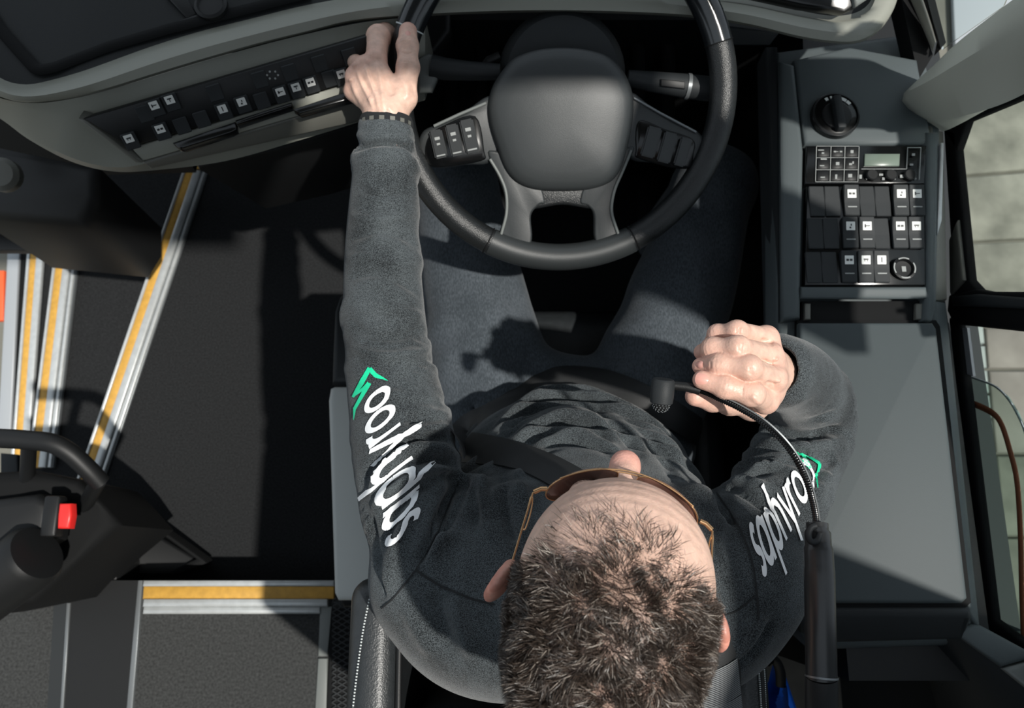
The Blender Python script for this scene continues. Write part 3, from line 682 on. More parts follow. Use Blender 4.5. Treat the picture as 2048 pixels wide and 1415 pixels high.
# ------------------------------------------------------------------ side console
CZ = .835
con = thing('side_console', P(1720, 700, .3), 'grey driver side console with switches, dial and storage lid at right', 'console')
prism('body', [P(1552, 100, CZ - .02), P(1842, 60, CZ - .02), P(1884, 250, CZ - .02), P(1878, 600, CZ - .02), P(1952, 1240, CZ - .04), P(1935, 1290, CZ - .06), P(1640, 1300, CZ - .06), P(1585, 1250, CZ - .05), P(1556, 640, CZ - .02)], .06, 'console_grey', con, direction=(0, 0, -1), bevel=.012, seg=3)
prism('pedestal', [Vector((.49, 1.0, CZ - .085)), Vector((.66, 1.0, CZ - .085)), Vector((.66, -.16, CZ - .085)), Vector((.46, -.16, CZ - .085)), Vector((.46, .4, CZ - .085))], CZ - .09, 'black_plastic', con, direction=(0, 0, -1))
prism('side_wall', [P(1532, 92, CZ - .03), P(1556, 92, CZ - .02), P(1560, 640, CZ - .02), P(1548, 650, CZ - .06)], .05, 'dark_plastic', con, direction=(0, 0, -1), bevel=.004)
# frame bars around the switch panel
prism('frame_bar', [P(1558, 120, CZ), P(1588, 128, CZ + .004), P(1606, 300, CZ + .004), P(1600, 572, CZ + .004), P(1600, 634, CZ), P(1562, 640, CZ - .006)], .02, 'console_grey', con, bevel=.006)
prism('frame_bar', [P(1852, 262, CZ + .004), P(1880, 262, CZ), P(1876, 600, CZ), P(1868, 640, CZ), P(1848, 640, CZ), P(1856, 572, CZ + .004)], .02, 'console_grey', con, bevel=.006)
prism('upper_panel', [P(1588, 118, CZ), P(1700, 92, CZ + .003), P(1836, 118, CZ + .003), P(1862, 262, CZ + .002), P(1856, 288, CZ), P(1610, 288, CZ)], .02, 'console_grey', con, bevel=.006)
ck = Quad((1612, 292, CZ + .002), (1852, 292, CZ + .002), (1848, 368, CZ), (1610, 368, CZ))
unit = prism('climate_unit', ck.rect(0, 0, 1, 1, 0.002), .015, 'gloss_black', con, bevel=.002)
def flat(name, q, rects, m, parent):
    bm = bmesh.new()
    for (u0, v0, u1, v1, h) in rects:
        for i, hh in ((0, h),):
            bm.faces.new([bm.verts.new(p) for p in q.rect(u0, v0, u1, v1, hh)])
    return link(name, bm_mesh(bm, name), m, parent)
def cku(u): return (u - 1612) / 240
def ckv(v): return (v - 292) / 76
for i, u in enumerate((1646, 1674, 1702)):
    for j, v in enumerate((306, 330, 354)):
        k = prism('key', ck.rect(cku(u - 12), ckv(v - 10), cku(u + 12), ckv(v + 10), .0042), .004, 'black_plastic', unit, bevel=.0008, seg=1)
marks = []
for u in (1631, 1660, 1688, 1716): marks.append((cku(u - .6), ckv(296), cku(u + .6), ckv(365), .0046))
for v in (295, 318, 342, 366): marks.append((cku(1631), ckv(v - .5), cku(1716), ckv(v + .5), .0046))
for (u, v, w, h) in ((1640, 303, 12, 2), (1644, 309, 5, 3), (1668, 306, 5, 3), (1680, 306, 5, 3), (1673, 306, 4, 1), (1702, 306, 6, 6), (1646, 321, 12, 3), (1674, 330, 7, 6), (1700, 331, 6, 4), (1705, 328, 3, 5), (1643, 334, 9, 2), (1645, 357, 9, 2), (1672, 356, 4, 9), (1700, 354, 8, 7), (1721, 356, 5, 8), (1737, 356, 3, 6), (1734, 360, 4, 3), (1762, 352, 8, 4), (1767, 360, 5, 5), (1790, 360, 3, 3), (1804, 355, 8, 6), (1832, 360, 3, 3), (1825, 312, 6, 5), (1822, 332, 7, 4)):
    marks.append((cku(u - w / 2), ckv(v - h / 2), cku(u + w / 2), ckv(v + h / 2), .0048))
flat('printed_marks', ck, marks, 'dim_mark', unit)
prism('display', ck.rect(cku(1728), ckv(310), cku(1798), ckv(334), .0045), .003, 'display', unit, bevel=.0005, seg=1)
flat('outline', ck, [(cku(1812), ckv(297), cku(1840), ckv(298.4), .0046), (cku(1812), ckv(297), cku(1813.5), ckv(340), .0046), (cku(1838.5), ckv(297), cku(1840), ckv(362), .0046), (cku(1722), ckv(340), cku(1813), ckv(341.2), .0046)], 'dim_mark', unit)
for u in (1742, 1780, 1818):
    lathe('turn_knob', [(.0085, 0), (.0085, .007), (.0072, .0085), (0, .0085)], ck.at(cku(u), ckv(354), .002), ck.n(), 'black_plastic', unit, 18)
# rotary light switch
kc = P(1670, 231, CZ + .007)
kn = lathe('dial', [(.0345, -.004), (.0345, .004), (.032, .006), (.0325, .003), (.030, .003), (0, .003)], kc, (0, 0, 1), 'black_plastic', con, 48)
lathe('dial_ring', [(.0355, -.006), (.0355, .003), (.0335, .0045)], kc, (0, 0, 1), 'gloss_black', kn, 48)
box('dial_grip', kc + Vector((.000, -.003, .011)), (.013, .054, .017), 'dark_plastic', kn, Matrix.Rotation(math.radians(3), 3, 'Z'), .003)
prism('dial_cap', [kc + Vector((.022 * math.cos(a), .022 * math.sin(a) - .003, .008)) for a in np.linspace(0, 2 * math.pi, 25)[:-1]], .005, 'black_plastic', kn, bevel=.002)
bm = bmesh.new()
for a0, a1 in ((52, 78), (36, 50), (85, 92), (98, 104), (112, 122)):
    A_ = np.radians(np.linspace(a0, a1, 6))
    bm.faces.new([bm.verts.new(kc + Vector((.0295 * math.cos(a), .0295 * math.sin(a), .0054))) for a in A_] + [bm.verts.new(kc + Vector((.0245 * math.cos(a), .0245 * math.sin(a), .0054))) for a in A_[::-1]])
link('dial_marks', bm_mesh(bm, 'dial_marks'), 'white_mark', kn)
# switch field: three rows of seven
sw = Quad((1614, 372, CZ), (1850, 372, CZ), (1852, 570, CZ), (1610, 570, CZ))
prism('switch_field', sw.rect(0, 0, 1, 1, 0), .015, 'gloss_black', con, bevel=.001, seg=1)
R = sw.rot(); pw = (sw.at(1, .5) - sw.at(0, .5)).length / 7.35; ph = (sw.at(.5, 1) - sw.at(.5, 0)).length / 3.02
iconed = {(0, 2), (0, 5), (0, 6), (1, 2), (1, 3), (1, 5), (1, 6), (2, 2), (2, 3), (2, 4)}
cols = [1631, 1662, 1699, 1732, 1763, 1798, 1830]
for r_, vrow in enumerate((405, 470, 537)):
    for c_ in range(7):
        if r_ == 2 and c_ > 4: continue
        u = cols[c_] - (2 if r_ == 1 else 4 if r_ == 2 else 0)
        c = sw.at((u - 1612) / 239, (vrow - 372) / 198, .0005)
        rocker(con, c, R, pw * .93, ph * .90, .0085 if (r_, c_) in iconed else .004, (r_, c_) in iconed, 'rocker_switch' if (r_, c_) in iconed else 'blank_switch', .46, True, r_ * 3 + c_)
sk = lathe('power_socket', [(.0165, 0), (.0165, .006), (.0135, .007), (.012, .002), (0, .001)], sw.at((1804 - 1612) / 239, (540 - 372) / 198, .001), sw.n(), 'black_plastic', con, 28)
bm = bmesh.new()
c0 = sw.at((1804 - 1612) / 239, (540 - 372) / 198, .0085)
for a0, a1 in ((150, 210), (-30, 30), (60, 120), (245, 295)):
    A_ = np.radians(np.linspace(a0, a1, 8))
    bm.faces.new([bm.verts.new(c0 + R @ Vector((.0158 * math.cos(a), .0158 * math.sin(a), 0))) for a in A_] + [bm.verts.new(c0 + R @ Vector((.0140 * math.cos(a), .0140 * math.sin(a), 0))) for a in A_[::-1]])
bm.faces.new([bm.verts.new(c0 + R @ Vector((x * .003 + .001, y * .004, -.005))) for x, y in ((-1, -1), (1, -1), (1, 1), (-1, 1))])
link('socket_mark', bm_mesh(bm, 'socket_mark'), 'dim_mark', sk)
prism('cross_bar', [P(1604, 574, CZ + .006), P(1854, 574, CZ + .006), P(1858, 598, CZ), P(1600, 598, CZ)], .015, 'console_grey', con, bevel=.004)
prism('tray_slot', [P(1604, 602, CZ - .012), P(1856, 602, CZ - .012), P(1858, 640, CZ - .014), P(1602, 640, CZ - .014)], .01, 'black_rubber', con)
for u0, u1 in ((1610, 1622), (1832, 1848)): prism('slot_post', [P(u0, 606, CZ - .006), P(u1, 606, CZ - .006), P(u1, 638, CZ - .006), P(u0, 638, CZ - .006)], .012, 'pod_grey', con, bevel=.002)
lid = [(1600, 644), (1866, 644), (1874, 656), (1936, 1196), (1926, 1206), (1610, 1206), (1596, 1190)]
prism('lid_gap', [P(u + (6 if u > 1700 else -6), v + (8 if v > 900 else -4), CZ - .012) for u, v in lid], .012, 'black_rubber', con)
prism('storage_lid', [P(u, v, CZ + .004) for u, v in lid], .014, 'lid_grey', con, bevel=.005, seg=3)
prism('rear_bumper', [P(1590, 1218, CZ - .008), P(1944, 1218, CZ - .008), P(1950, 1240, CZ - .014), P(1930, 1284, CZ - .04), P(1650, 1292, CZ - .04), P(1600, 1270, CZ - .03)], .05, 'dark_plastic', con, bevel=.012, seg=3)

# ------------------------------------------------------------------ the driver
person = thing('person', (.08, .1, .48), 'driver in charcoal sweatshirt, jeans and sunglasses seated at the wheel, seen from above', 'person')
mat('skin', (226, 178, 152), 0.43, attr='tint', var=.16, vscale=110, bump=0.22, bscale=420, spec=0.5)
MATS['skin'].node_tree.nodes['Principled BSDF'].inputs['Subsurface Weight'].default_value = 0.12
MATS['skin'].node_tree.nodes['Principled BSDF'].inputs['Subsurface Radius'].default_value = (0.008, 0.003, 0.0015)
MATS['skin'].node_tree.nodes['Principled BSDF'].inputs['Subsurface Scale'].default_value = 0.6

def fabric(name, c1, c2, scale, rough=.9, bumps=.5, streak=None, sheen=.3):
    """heather knit / denim: two wave-broken yarn tones with a fine weave relief"""
    m = bpy.data.materials.new(name); m.use_nodes = True; nt = m.node_tree; b = nt.nodes['Principled BSDF']; N = nt.nodes.new; L = nt.links.new
    tc = N('ShaderNodeTexCoord'); n1 = N('ShaderNodeTexNoise'); n1.inputs['Scale'].default_value = scale; n1.inputs['Detail'].default_value = 2
    mp_ = N('ShaderNodeMapping'); mp_.inputs['Scale'].default_value = streak or (1, 1, 1)
    L(tc.outputs['Object'], mp_.inputs['Vector']); L(mp_.outputs['Vector'], n1.inputs['Vector'])
    n2 = N('ShaderNodeTexNoise'); n2.inputs['Scale'].default_value = 14; n2.inputs['Detail'].default_value = 4; L(tc.outputs['Object'], n2.inputs['Vector'])
    ad = N('ShaderNodeMath'); ad.operation = 'MULTIPLY_ADD'; L(n2.outputs['Fac'], ad.inputs[0]); ad.inputs[1].default_value = .5; 
    ad2 = N('ShaderNodeMath'); ad2.operation = 'ADD'; L(n1.outputs['Fac'], ad2.inputs[0]); ad2.inputs[1].default_value = -.25; L(ad2.outputs[0], ad.inputs[2])
    cr = N('ShaderNodeValToRGB'); cr.color_ramp.elements[0].position = .34; cr.color_ramp.elements[1].position = .68
    cr.color_ramp.elements[0].color = (*s2l(c1), 1); cr.color_ramp.elements[1].color = (*s2l(c2), 1)
    L(ad.outputs[0], cr.inputs['Fac']); L(cr.outputs['Color'], b.inputs['Base Color'])
    b.inputs['Roughness'].default_value = rough; b.inputs['Specular IOR Level'].default_value = .15
    b.inputs['Sheen Weight'].default_value = sheen; b.inputs['Sheen Roughness'].default_value = .4
    bp = N('ShaderNodeBump'); bp.inputs['Strength'].default_value = bumps; bp.inputs['Distance'].default_value = .0012
    L(n1.outputs['Fac'], bp.inputs['Height']); L(bp.outputs['Normal'], b.inputs['Normal'])
    MATS[name] = m
fabric('sweat', (25, 28, 30), (84, 90, 93), 900, bumps=.7, sheen=.2)
fabric('denim', (58, 64, 69), (80, 86, 92), 500, streak=(1, .35, 1), bumps=.5, sheen=.15)
mat('print_white', (232, 234, 236), .55)
mat('print_green', (18, 205, 150), .5)
mat('seam', (24, 26, 28), .9)

# --- arms as chains: picture centre line, half width in pixels, height
LA = [(872, 1150, 98, 1.005), (846, 1080, 100, .99), (826, 1000, 103, .975), (814, 920, 104, .962), (798, 830, 98, .95), (782, 750, 89, .945), (773, 670, 82, .945), (767, 590, 79, .95), (765, 500, 74, .96), (767, 410, 68, .97), (770, 345, 63, .978), (771, 300, 57, .985), (772, 262, 52, .99)]
RAc = [(1478, 1150, 96, 1.005), (1505, 1085, 97, .98), (1545, 1010, 96, .95), (1585, 940, 90, .915), (1612, 880, 84, .885), (1622, 835, 84, .885), (1615, 795, 82, .93), (1598, 768, 80, .985), (1578, 752, 78, 1.040), (1552, 742, 77, 1.100)]
def chain(C, n=5):
    p = catmull([Vector((*P(u, v, z), )) for u, v, r, z in C], n); r = catmull([Vector((r / PPM(u, v, z), 0, 0)) for u, v, r, z in C], n)
    return np.array([list(q) for q in p]), np.array([q.x for q in r])
def chain_field(f, pts, rad, fold):
    """distance to a bent sleeve; fold(s, n) raises ridges, s = length along the sleeve, n = outward direction"""
    best = np.full(f.X.shape, 9.0, np.float32); out = np.full(f.X.shape, 9.0, np.float32)
    lo = pts.min(0) - rad.max() - .05; hi = pts.max(0) + rad.max() + .05
    sl = tuple(slice(max(0, int((lo[i] - f.lo[i]) / f.h)), int((hi[i] - f.lo[i]) / f.h) + 2) for i in range(3))
    X, Y, Z = f.X[sl], f.Y[sl], f.Z[sl]
    bd = np.full(X.shape, 9.0, np.float32); bs = np.zeros_like(bd); bn = [np.zeros_like(bd) for _ in range(3)]; br = np.zeros_like(bd); s0 = 0
    for i in range(len(pts) - 1):
        a, b = pts[i], pts[i + 1]; ba = b - a; l2 = (ba ** 2).sum()
        t = np.clip(((X - a[0]) * ba[0] + (Y - a[1]) * ba[1] + (Z - a[2]) * ba[2]) / l2, 0, 1)
        dx, dy, dz = X - a[0] - t * ba[0], Y - a[1] - t * ba[1], Z - a[2] - t * ba[2]
        r = rad[i] + (rad[i + 1] - rad[i]) * t
        d = np.sqrt(dx * dx + dy * dy + dz * dz); q = d - r; m = q < bd
        bd = np.where(m, q, bd); bs = np.where(m, s0 + t * math.sqrt(l2), bs); br = np.where(m, r, br)
        dd = np.maximum(d, 1e-6); bn = [np.where(m, e / dd, o_) for e, o_ in zip((dx, dy, dz), bn)]
        s0 += math.sqrt(l2)
    out[sl] = bd - fold(bs, bn, X, Y, Z)
    return out
def ridges(L):
    """list of (s, width, height, slant x, slant y, slant z, focus direction or None)"""
    def f(s, n, X, Y, Z):
        F_ = np.zeros_like(s)
        wob = .006 * np.sin(X * 61 + Z * 43) + .005 * np.sin(Y * 57 + X * 37 + 1.3)
        for (s_, w, A_, kx, ky, kz, foc) in L:
            q = (s - s_ + kx * n[0] + ky * n[1] + kz * n[2] + wob) / w
            g = A_ * np.exp(-q * q)
            if foc is not None: g = g * np.clip(.25 + .9 * (n[0] * foc[0] + n[1] * foc[1] + n[2] * foc[2]), 0, 1)
            F_ += g
        return F_
    return f
rnd = random.Random(3)
lp, lr = chain(LA); rp, rr_ = chain(RAc)
Llen = np.linalg.norm(np.diff(lp, axis=0), axis=1).sum(); Rlen = np.linalg.norm(np.diff(rp, axis=0), axis=1).sum()
print('arm lengths', Llen, Rlen)
lf = []
# elbow crook on the inner side (toward +x) around s .15-.24
for s_, sl_ in ((.135, .05), (.165, .03), (.19, .0), (.213, -.03), (.24, -.05)):
    lf.append((s_, .007, .003, sl_, 0, .01, (1, 0, .4))); lf.append((s_ + .011, .006, -.003, sl_, 0, .01, (1, 0, .4)))
for i in range(9):
    s_ = .27 + i * .028 + rnd.uniform(-.008, .008); k = rnd.uniform(-.02, .02)
    lf.append((s_, .009, rnd.uniform(.0015, .0035), k, 0, rnd.uniform(-.02, .02), (rnd.choice((-1, 1)), 0, .6)))
for s_, A_ in ((Llen - .052, .006), (Llen - .022, .0035), (Llen - .005, .003)): lf.append((s_, .010, A_, .004, 0, 0, None))
lf.append((Llen - .034, .006, -.005, 0, 0, 0, None)); lf.append((Llen - .013, .004, -.003, 0, 0, 0, None))
for i in range(5): lf.append((.02 + i * .025, .012, .003, .06, 0, rnd.uniform(-.05, .05), (-.4, -.3, .8)))
rf = []
for s_, sl_ in ((.13, .03), (.155, .02), (.18, .0), (.205, -.01), (.225, -.02), (.25, -.03)):
    rf.append((s_, .007, .0065, -sl_, .02, .0, (-.8, .3, .5))); rf.append((s_ + .011, .006, -.005, -sl_, .02, 0, (-.8, .3, .5)))
for i in range(8): rf.append((.05 + i * .04, .009, .003, rnd.uniform(-.03, .03), rnd.uniform(-.03, .03), 0, (rnd.uniform(-1, 1), rnd.uniform(-1, 1), .6)))
for s_ in (.27, .29, .31): rf.append((s_, .006, .004, .01, -.02, 0, (.6, .6, .3)))
# --- sweatshirt
f = Field((-.27, -.20, .56), (.50, .60, 1.17), .0038)
# torso: stacked ellipses
zs = [.50, .60, .68, .76, .84, .92, .98, 1.03, 1.07, 1.10]
cx = [.085] * 10
cy = [.13, .125, .12, .105, .075, .035, .005, -.02, -.04, -.05]
rx = [.165, .172, .175, .172, .170, .172, .175, .160, .120, .085]
ry = [.13, .135, .137, .133, .125, .115, .108, .098, .085, .07]
def ip(a): return np.interp(f.Z, zs, a).astype(np.float32)
CX, CY, RX, RY = ip(cx), ip(cy), ip(rx), ip(ry)
ux, uy = (f.X - CX) / RX, (f.Y - CY) / RY; rad = np.sqrt(ux * ux + uy * uy) + 1e-6
front = np.clip(uy / rad, 0, 1)
zz = f.Z + .035 * (ux ** 2) + .004 * np.sin(f.X * 40)         # rolls of cloth across the belly sag toward the sides
fold = .0025 * np.sin(zz * 2 * math.pi / .045 + .6 * np.sin(f.X * 17 + 1)) + .002 * np.sin(zz * 2 * math.pi / .031 + 2 * np.sin(f.X * 23))
fold = fold * sst(front, .15, .6) * (1 - sst(f.Z, .92, 1.0)) + .004 * np.sin(f.X * 60 + f.Z * 45) * np.clip(-uy, 0, 1) * (1 - sst(f.Z, 1.0, 1.05))
tor = (rad - 1) * np.minimum(RX, RY) * .92 - fold
tor = np.maximum(tor, .575 - f.Z - .02 * front); tor = np.maximum(tor, f.Z - 1.10)
f.add(tor)
# shoulder yoke
shl, shr = P(868, 1165, 1.0), P(1482, 1165, 1.0)
nk = Vector((.078, -.06, 1.06))
f.add(f.cone(shl, nk, .072, .066), .03); f.add(f.cone(shr, nk, .072, .066), .03)
f.add(f.ell((.0, -.085, .95), (.12, .07, .13)), .04); f.add(f.ell((.17, -.085, .95), (.12, .07, .13)), .04)
larm = chain_field(f, lp, lr, ridges(lf)); rarm = chain_field(f, rp, rr_, ridges(rf))
f.add(larm, .022); f.add(rarm, .022)
# drape of the shoulder front: vertical tucks at the armpits
for c, r_, A_ in (((.0, .055, 1.02), .03, .010), ((-.045, .075, .99), .022, .008), ((.21, .06, 1.0), .025, .008), ((.255, .05, .985), .02, .007)):
    f.add(f.cone(c, (c[0] + (.02 if c[0] < .1 else -.02), c[1] - .10, c[2] + .06), r_, r_ * .8), .02)
# deep crease where left sleeve meets the chest
cr0, cr1 = P(918, 965, 1.0), P(880, 1090, 1.05)
f.cut(f.cone(cr0, cr1, .012, .004), .014)
cr0, cr1 = P(1432, 975, .99), P(1475, 1100, 1.05)
f.cut(f.cone(cr0, cr1, .010, .003), .012)
# hollow the cuffs so wrists come out of an opening
wl0, wl1 = P(772, 285, .985), P(773, 230, .995); f.cut(f.cone(wl0, wl1, .026, .031), .003)
d_ = Vector(rp[-1]) - Vector(rp[-6]); d_.normalize(); f.cut(f.cone(Vector(rp[-1]) - d_ * .02, Vector(rp[-1]) + d_ * .06, .025, .028), .003)
V, Fc = nets(f); V = relax(V, Fc, 1, .4)
def a_(*q): return [(660 + x_ / 1.98, 700 + y_ / 1.98) for x_, y_ in q]
def b_(*q): return [(820 + x_ / 3.012, 520 + y_ / 3.012) for x_, y_ in q]
def c_(*q): return [(1270 + x_ / 2.949, 620 + y_ / 2.949) for x_, y_ in q]
V = sculpt(V, Fc, [
    # left sleeve
    (a_((505, 462), (440, 432), (380, 428), (330, 445)), 7, -.008), (a_((500, 478), (420, 478), (330, 505), (240, 560), (165, 640)), 9, .007), (a_((512, 505), (470, 500), (400, 520), (320, 570), (260, 640)), 8, -.007),
    (a_((495, 350), (400, 342), (300, 368), (200, 430), (140, 510), (120, 590)), 9, -.008), (a_((500, 400), (400, 385), (300, 400), (210, 470), (150, 560)), 9, .007), (a_((490, 310), (420, 300), (330, 310), (250, 350)), 8, .005),
    (a_((515, 520), (470, 590), (425, 680), (375, 790), (345, 845)), 8, -.009), (a_((520, 560), (500, 640), (450, 740), (400, 830)), 10, .006),
    (a_((140, 620), (165, 740), (190, 880), (208, 990)), 9, -.007), (a_((335, 620), (285, 720), (240, 840), (222, 980)), 12, .006), (a_((260, 660), (215, 760), (200, 860)), 9, -.004),
    (a_((450, 200), (380, 250), (300, 260)), 9, -.003), (a_((480, 270), (400, 272), (300, 290)), 8, -.004), (a_((70, 60), (150, 130), (260, 180), (380, 190)), 11, .003),
    ([(694, 640), (740, 668), (800, 672), (852, 655)], 8, -.006), ([(696, 690), (760, 712), (830, 706), (868, 690)], 8, .006), ([(690, 560), (740, 545), (800, 560), (845, 590)], 8, -.005), ([(694, 480), (750, 462), (800, 470), (838, 490)], 7, -.005), ([(698, 430), (760, 440), (830, 425)], 7, .004), ([(705, 370), (760, 390), (828, 372)], 6, -.004), ([(712, 312), (760, 300), (800, 302), (828, 316)], 4, .005), ([(714, 300), (760, 288), (800, 290), (826, 302)], 4, -.006), ([(690, 520), (730, 512), (790, 530)], 7, .004), ([(740, 600), (800, 620), (848, 632)], 7, .004),
    # shoulder front and back
    (a_((690, 480), (688, 580), (705, 680), (730, 760)), 10, -.007), (a_((620, 450), (600, 540), (610, 640), (640, 760)), 12, .005), (a_((545, 520), (570, 600), (575, 700)), 10, -.004), (a_((745, 460), (760, 560), (780, 640)), 11, .005),
    (a_((420, 960), (440, 1080), (480, 1180)), 14, -.004), (a_((500, 950), (520, 1080), (570, 1220)), 14, .004), (a_((300, 1000), (330, 1080), (400, 1200)), 14, .003),
    # belly rolls
    (b_((480, 1085), (600, 950), (720, 850), (850, 782), (1000, 778), (1200, 855), (1430, 985), (1590, 1150), (1640, 1290)), 10, .009), (b_((530, 1085), (680, 935), (850, 848), (1040, 845), (1200, 955), (1330, 1080), (1400, 1200)), 9, -.012),
    (b_((620, 1090), (790, 985), (950, 930), (1110, 965), (1260, 1070)), 9, .008), (b_((700, 1105), (890, 1010), (1050, 1000), (1220, 1080)), 7, -.009), (b_((730, 1135), (880, 1055), (1050, 1055), (1260, 1145)), 8, .008), (b_((790, 1150), (950, 1095), (1100, 1115), (1250, 1170)), 7, -.008),
    (b_((1420, 1060), (1540, 1200), (1600, 1340)), 9, -.008), (b_((1250, 900), (1400, 1010), (1500, 1140)), 8, -.005),
    # right sleeve
    (c_((780, 560), (900, 640), (1050, 655), (1210, 590)), 7, -.007), (c_((900, 590), (960, 560), (1015, 500)), 6, .005), (c_((980, 630), (1060, 600), (1125, 540)), 6, .005), (c_((1080, 655), (1140, 620), (1195, 560)), 6, .005), (c_((940, 600), (1000, 570), (1065, 515)), 5, -.005), (c_((1040, 632), (1100, 600), (1160, 545)), 5, -.005),
    (c_((700, 690), (860, 742), (1050, 740), (1240, 690)), 8, -.009), (c_((720, 760), (880, 800), (1060, 800), (1220, 760)), 9, .006), (c_((670, 955), (780, 902), (900, 888)), 7, .007), (c_((660, 985), (790, 945), (900, 930)), 6, -.006), (c_((560, 1000), (680, 1010), (790, 1060)), 8, .006), (c_((490, 1050), (610, 1055), (720, 1120), (830, 1180)), 8, -.008),
    (c_((1070, 1080), (1140, 990), (1200, 870)), 8, .006), (c_((880, 860), (1000, 850), (1150, 870)), 7, -.006), (c_((1040, 1020), (1100, 940), (1170, 880)), 7, -.006),
    ([(1440, 1330), (1490, 1290), (1530, 1230)], 8, .005), ([(1455, 1345), (1510, 1300), (1545, 1240)], 7, -.005), ([(1452, 1010), (1440, 1080), (1450, 1150)], 10, .004),
], 1.55)
V = relax(V, Fc, 2, .35)
me = np_mesh('sweatshirt', V, Fc); sweat = link('sweatshirt', me, 'sweat', person); tag(sweat, 'charcoal heather sweatshirt with white sleeve lettering')
BV = BVHTree.FromPolygons([tuple(v) for v in V], [tuple(int(i) for i in q) for q in Fc])
del f

# --- jeans
f = Field((-.27, -.06, .0), (.50, .90, .74), .006)
hl, hr = Vector((-.005, .10, .575)), Vector((.175, .10, .575))
kl, kr = P(912, 372, .575), P(1428, 372, .575)
fl, fr = Vector((kl.x + .01, kl.y + .10, .06)), Vector((kr.x - .01, kr.y + .10, .06))
def thigh(a, b, sx):
    d = f.cone(a, a.lerp(b, .45), .098, .098); d = smin(d, f.cone(a.lerp(b, .45), b, .097, .074), .02); return d
wv = .0035 * np.sin(f.Y * 55 + 9 * f.X + 2 * np.sin(f.X * 25)) * (1 - sst(f.Y, .3, .5)) + .0025 * np.sin(f.Y * 90 - 40 * f.X) * (1 - sst(f.Y, .25, .42)) + .002 * np.sin(f.X * 70 + f.Y * 12)
f.add(thigh(hl, kl, -1)); f.add(thigh(hr, kr, 1), .004)
f.add(f.ell((.085, .12, .575), (.165, .17, .12)), .03); f.add(f.ell((.085, .24, .57), (.09, .10, .085)), .05)
f.add(f.cone(kl, fl, .07, .055), .02); f.add(f.cone(kr, fr, .07, .055), .02)
f.D -= wv
# crotch tucks
for i in range(4):
    for s_ in (-1, 1):
        a = Vector((.085 + s_ * .012, .285, .60 + .004 * i)); b = Vector((.085 + s_ * (.10 + .03 * i), .30 - .035 * i, .655)); f.cut(f.cone(a, b, .006, .003), .012)
f.D = np.maximum(f.D, .05 - f.Z)
V2, F2 = nets(f); V2 = relax(V2, F2, 1, .5)
jeans = link('jeans', np_mesh('jeans', V2, F2), 'denim', person); tag(jeans, 'faded blue denim jeans')
BJ = BVHTree.FromPolygons([tuple(v) for v in V2], [tuple(int(i) for i in q) for q in F2])
del f
# shoes under the wheel
for q in (fl, fr):
    f = Field((q.x - .07, q.y - .12, -.005), (q.x + .07, q.y + .24, .13), .006)
    f.add(f.ell((q.x, q.y + .02, .055), (.042, .09, .055))); f.add(f.ell((q.x, q.y + .12, .04), (.046, .09, .04)), .03); f.D = np.maximum(f.D, .004 - f.Z)
    v_, f_ = nets(f); so = link('shoe', np_mesh('shoe', v_, f_), 'black_rubber', person)

# --- head
EM = P(1210, 1212, 1.25)
yaw = math.atan2(.205, .98); pit = math.radians(5.5)
fw = Vector((math.sin(yaw), math.cos(yaw), 0)); rt = Vector((math.cos(yaw), -math.sin(yaw), 0)); upv = Vector((0, 0, 1))
fw2 = fw * math.cos(pit) - upv * math.sin(pit); up2 = upv * math.cos(pit) + fw * math.sin(pit)
HR = Matrix((rt, fw2, up2)).transposed()
def hd(x, y, z): return EM + HR @ Vector((x, y, z))
f = Field((-.13, -.16, -.20), (.13, .16, .15), .0024)      # local head space: x right, y forward, z up
f.add(f.ell((0, -.012, .040), (.0765, .100, .086)))
f.add(f.ell((0, .028, .045), (.068, .066, .062)), .02)      # forehead
f.add(f.ell((0, .030, -.035), (.061, .062, .080)), .03)
f.add(f.ell((0, .050, -.078), (.042, .042, .036)), .03)      # chin
f.add(f.cone((-.034, .083, .018), (.034, .083, .018), .011, .011), .014)   # brow
f.add(f.cone((0, .090, .012), (0, .118, -.018), .0075, .0125), .008)        # nose
f.add(f.ell((0, .123, -.021), (.0140, .0140, .0120)), .004)
for s in (-1, 1):
    f.add(f.ell((s * .0125, .106, -.027), (.0085, .011, .008)), .005)
    f.cut(f.ell((s * .031, .094, .000), (.015, .012, .010)), .010)
    f.add(f.ell((s * .031, .080, .000), (.012, .012, .012)), .003)
    f.add(f.ell((s * .042, .066, -.024), (.018, .016, .014)), .014)
f.add(f.ell((0, .094, -.056), (.022, .009, .0045)), .004); f.add(f.ell((0, .092, -.064), (.019, .009, .005)), .004)
for s in (-1, 1):                                             # ears
    a = math.radians(24) * s
    Rm = np.array([[math.cos(a), -math.sin(a), 0], [math.sin(a), math.cos(a), 0], [0, 0, 1]])
    e = f.ell((s * .0875, .002, .006), (.0085, .020, .032), Rm)
    hol = f.ell((s * .0945, .006, .006), (.0065, .013, .022), Rm)
    e = -smin(-e, hol, .004); e = smin(e, f.ell((s * .085, .008, -.022), (.007, .009, .010)), .006)
    f.add(e, .006)
f.add(f.cone((0, -.025, -.04), (0, -.055, -.19), .056, .060), .03)
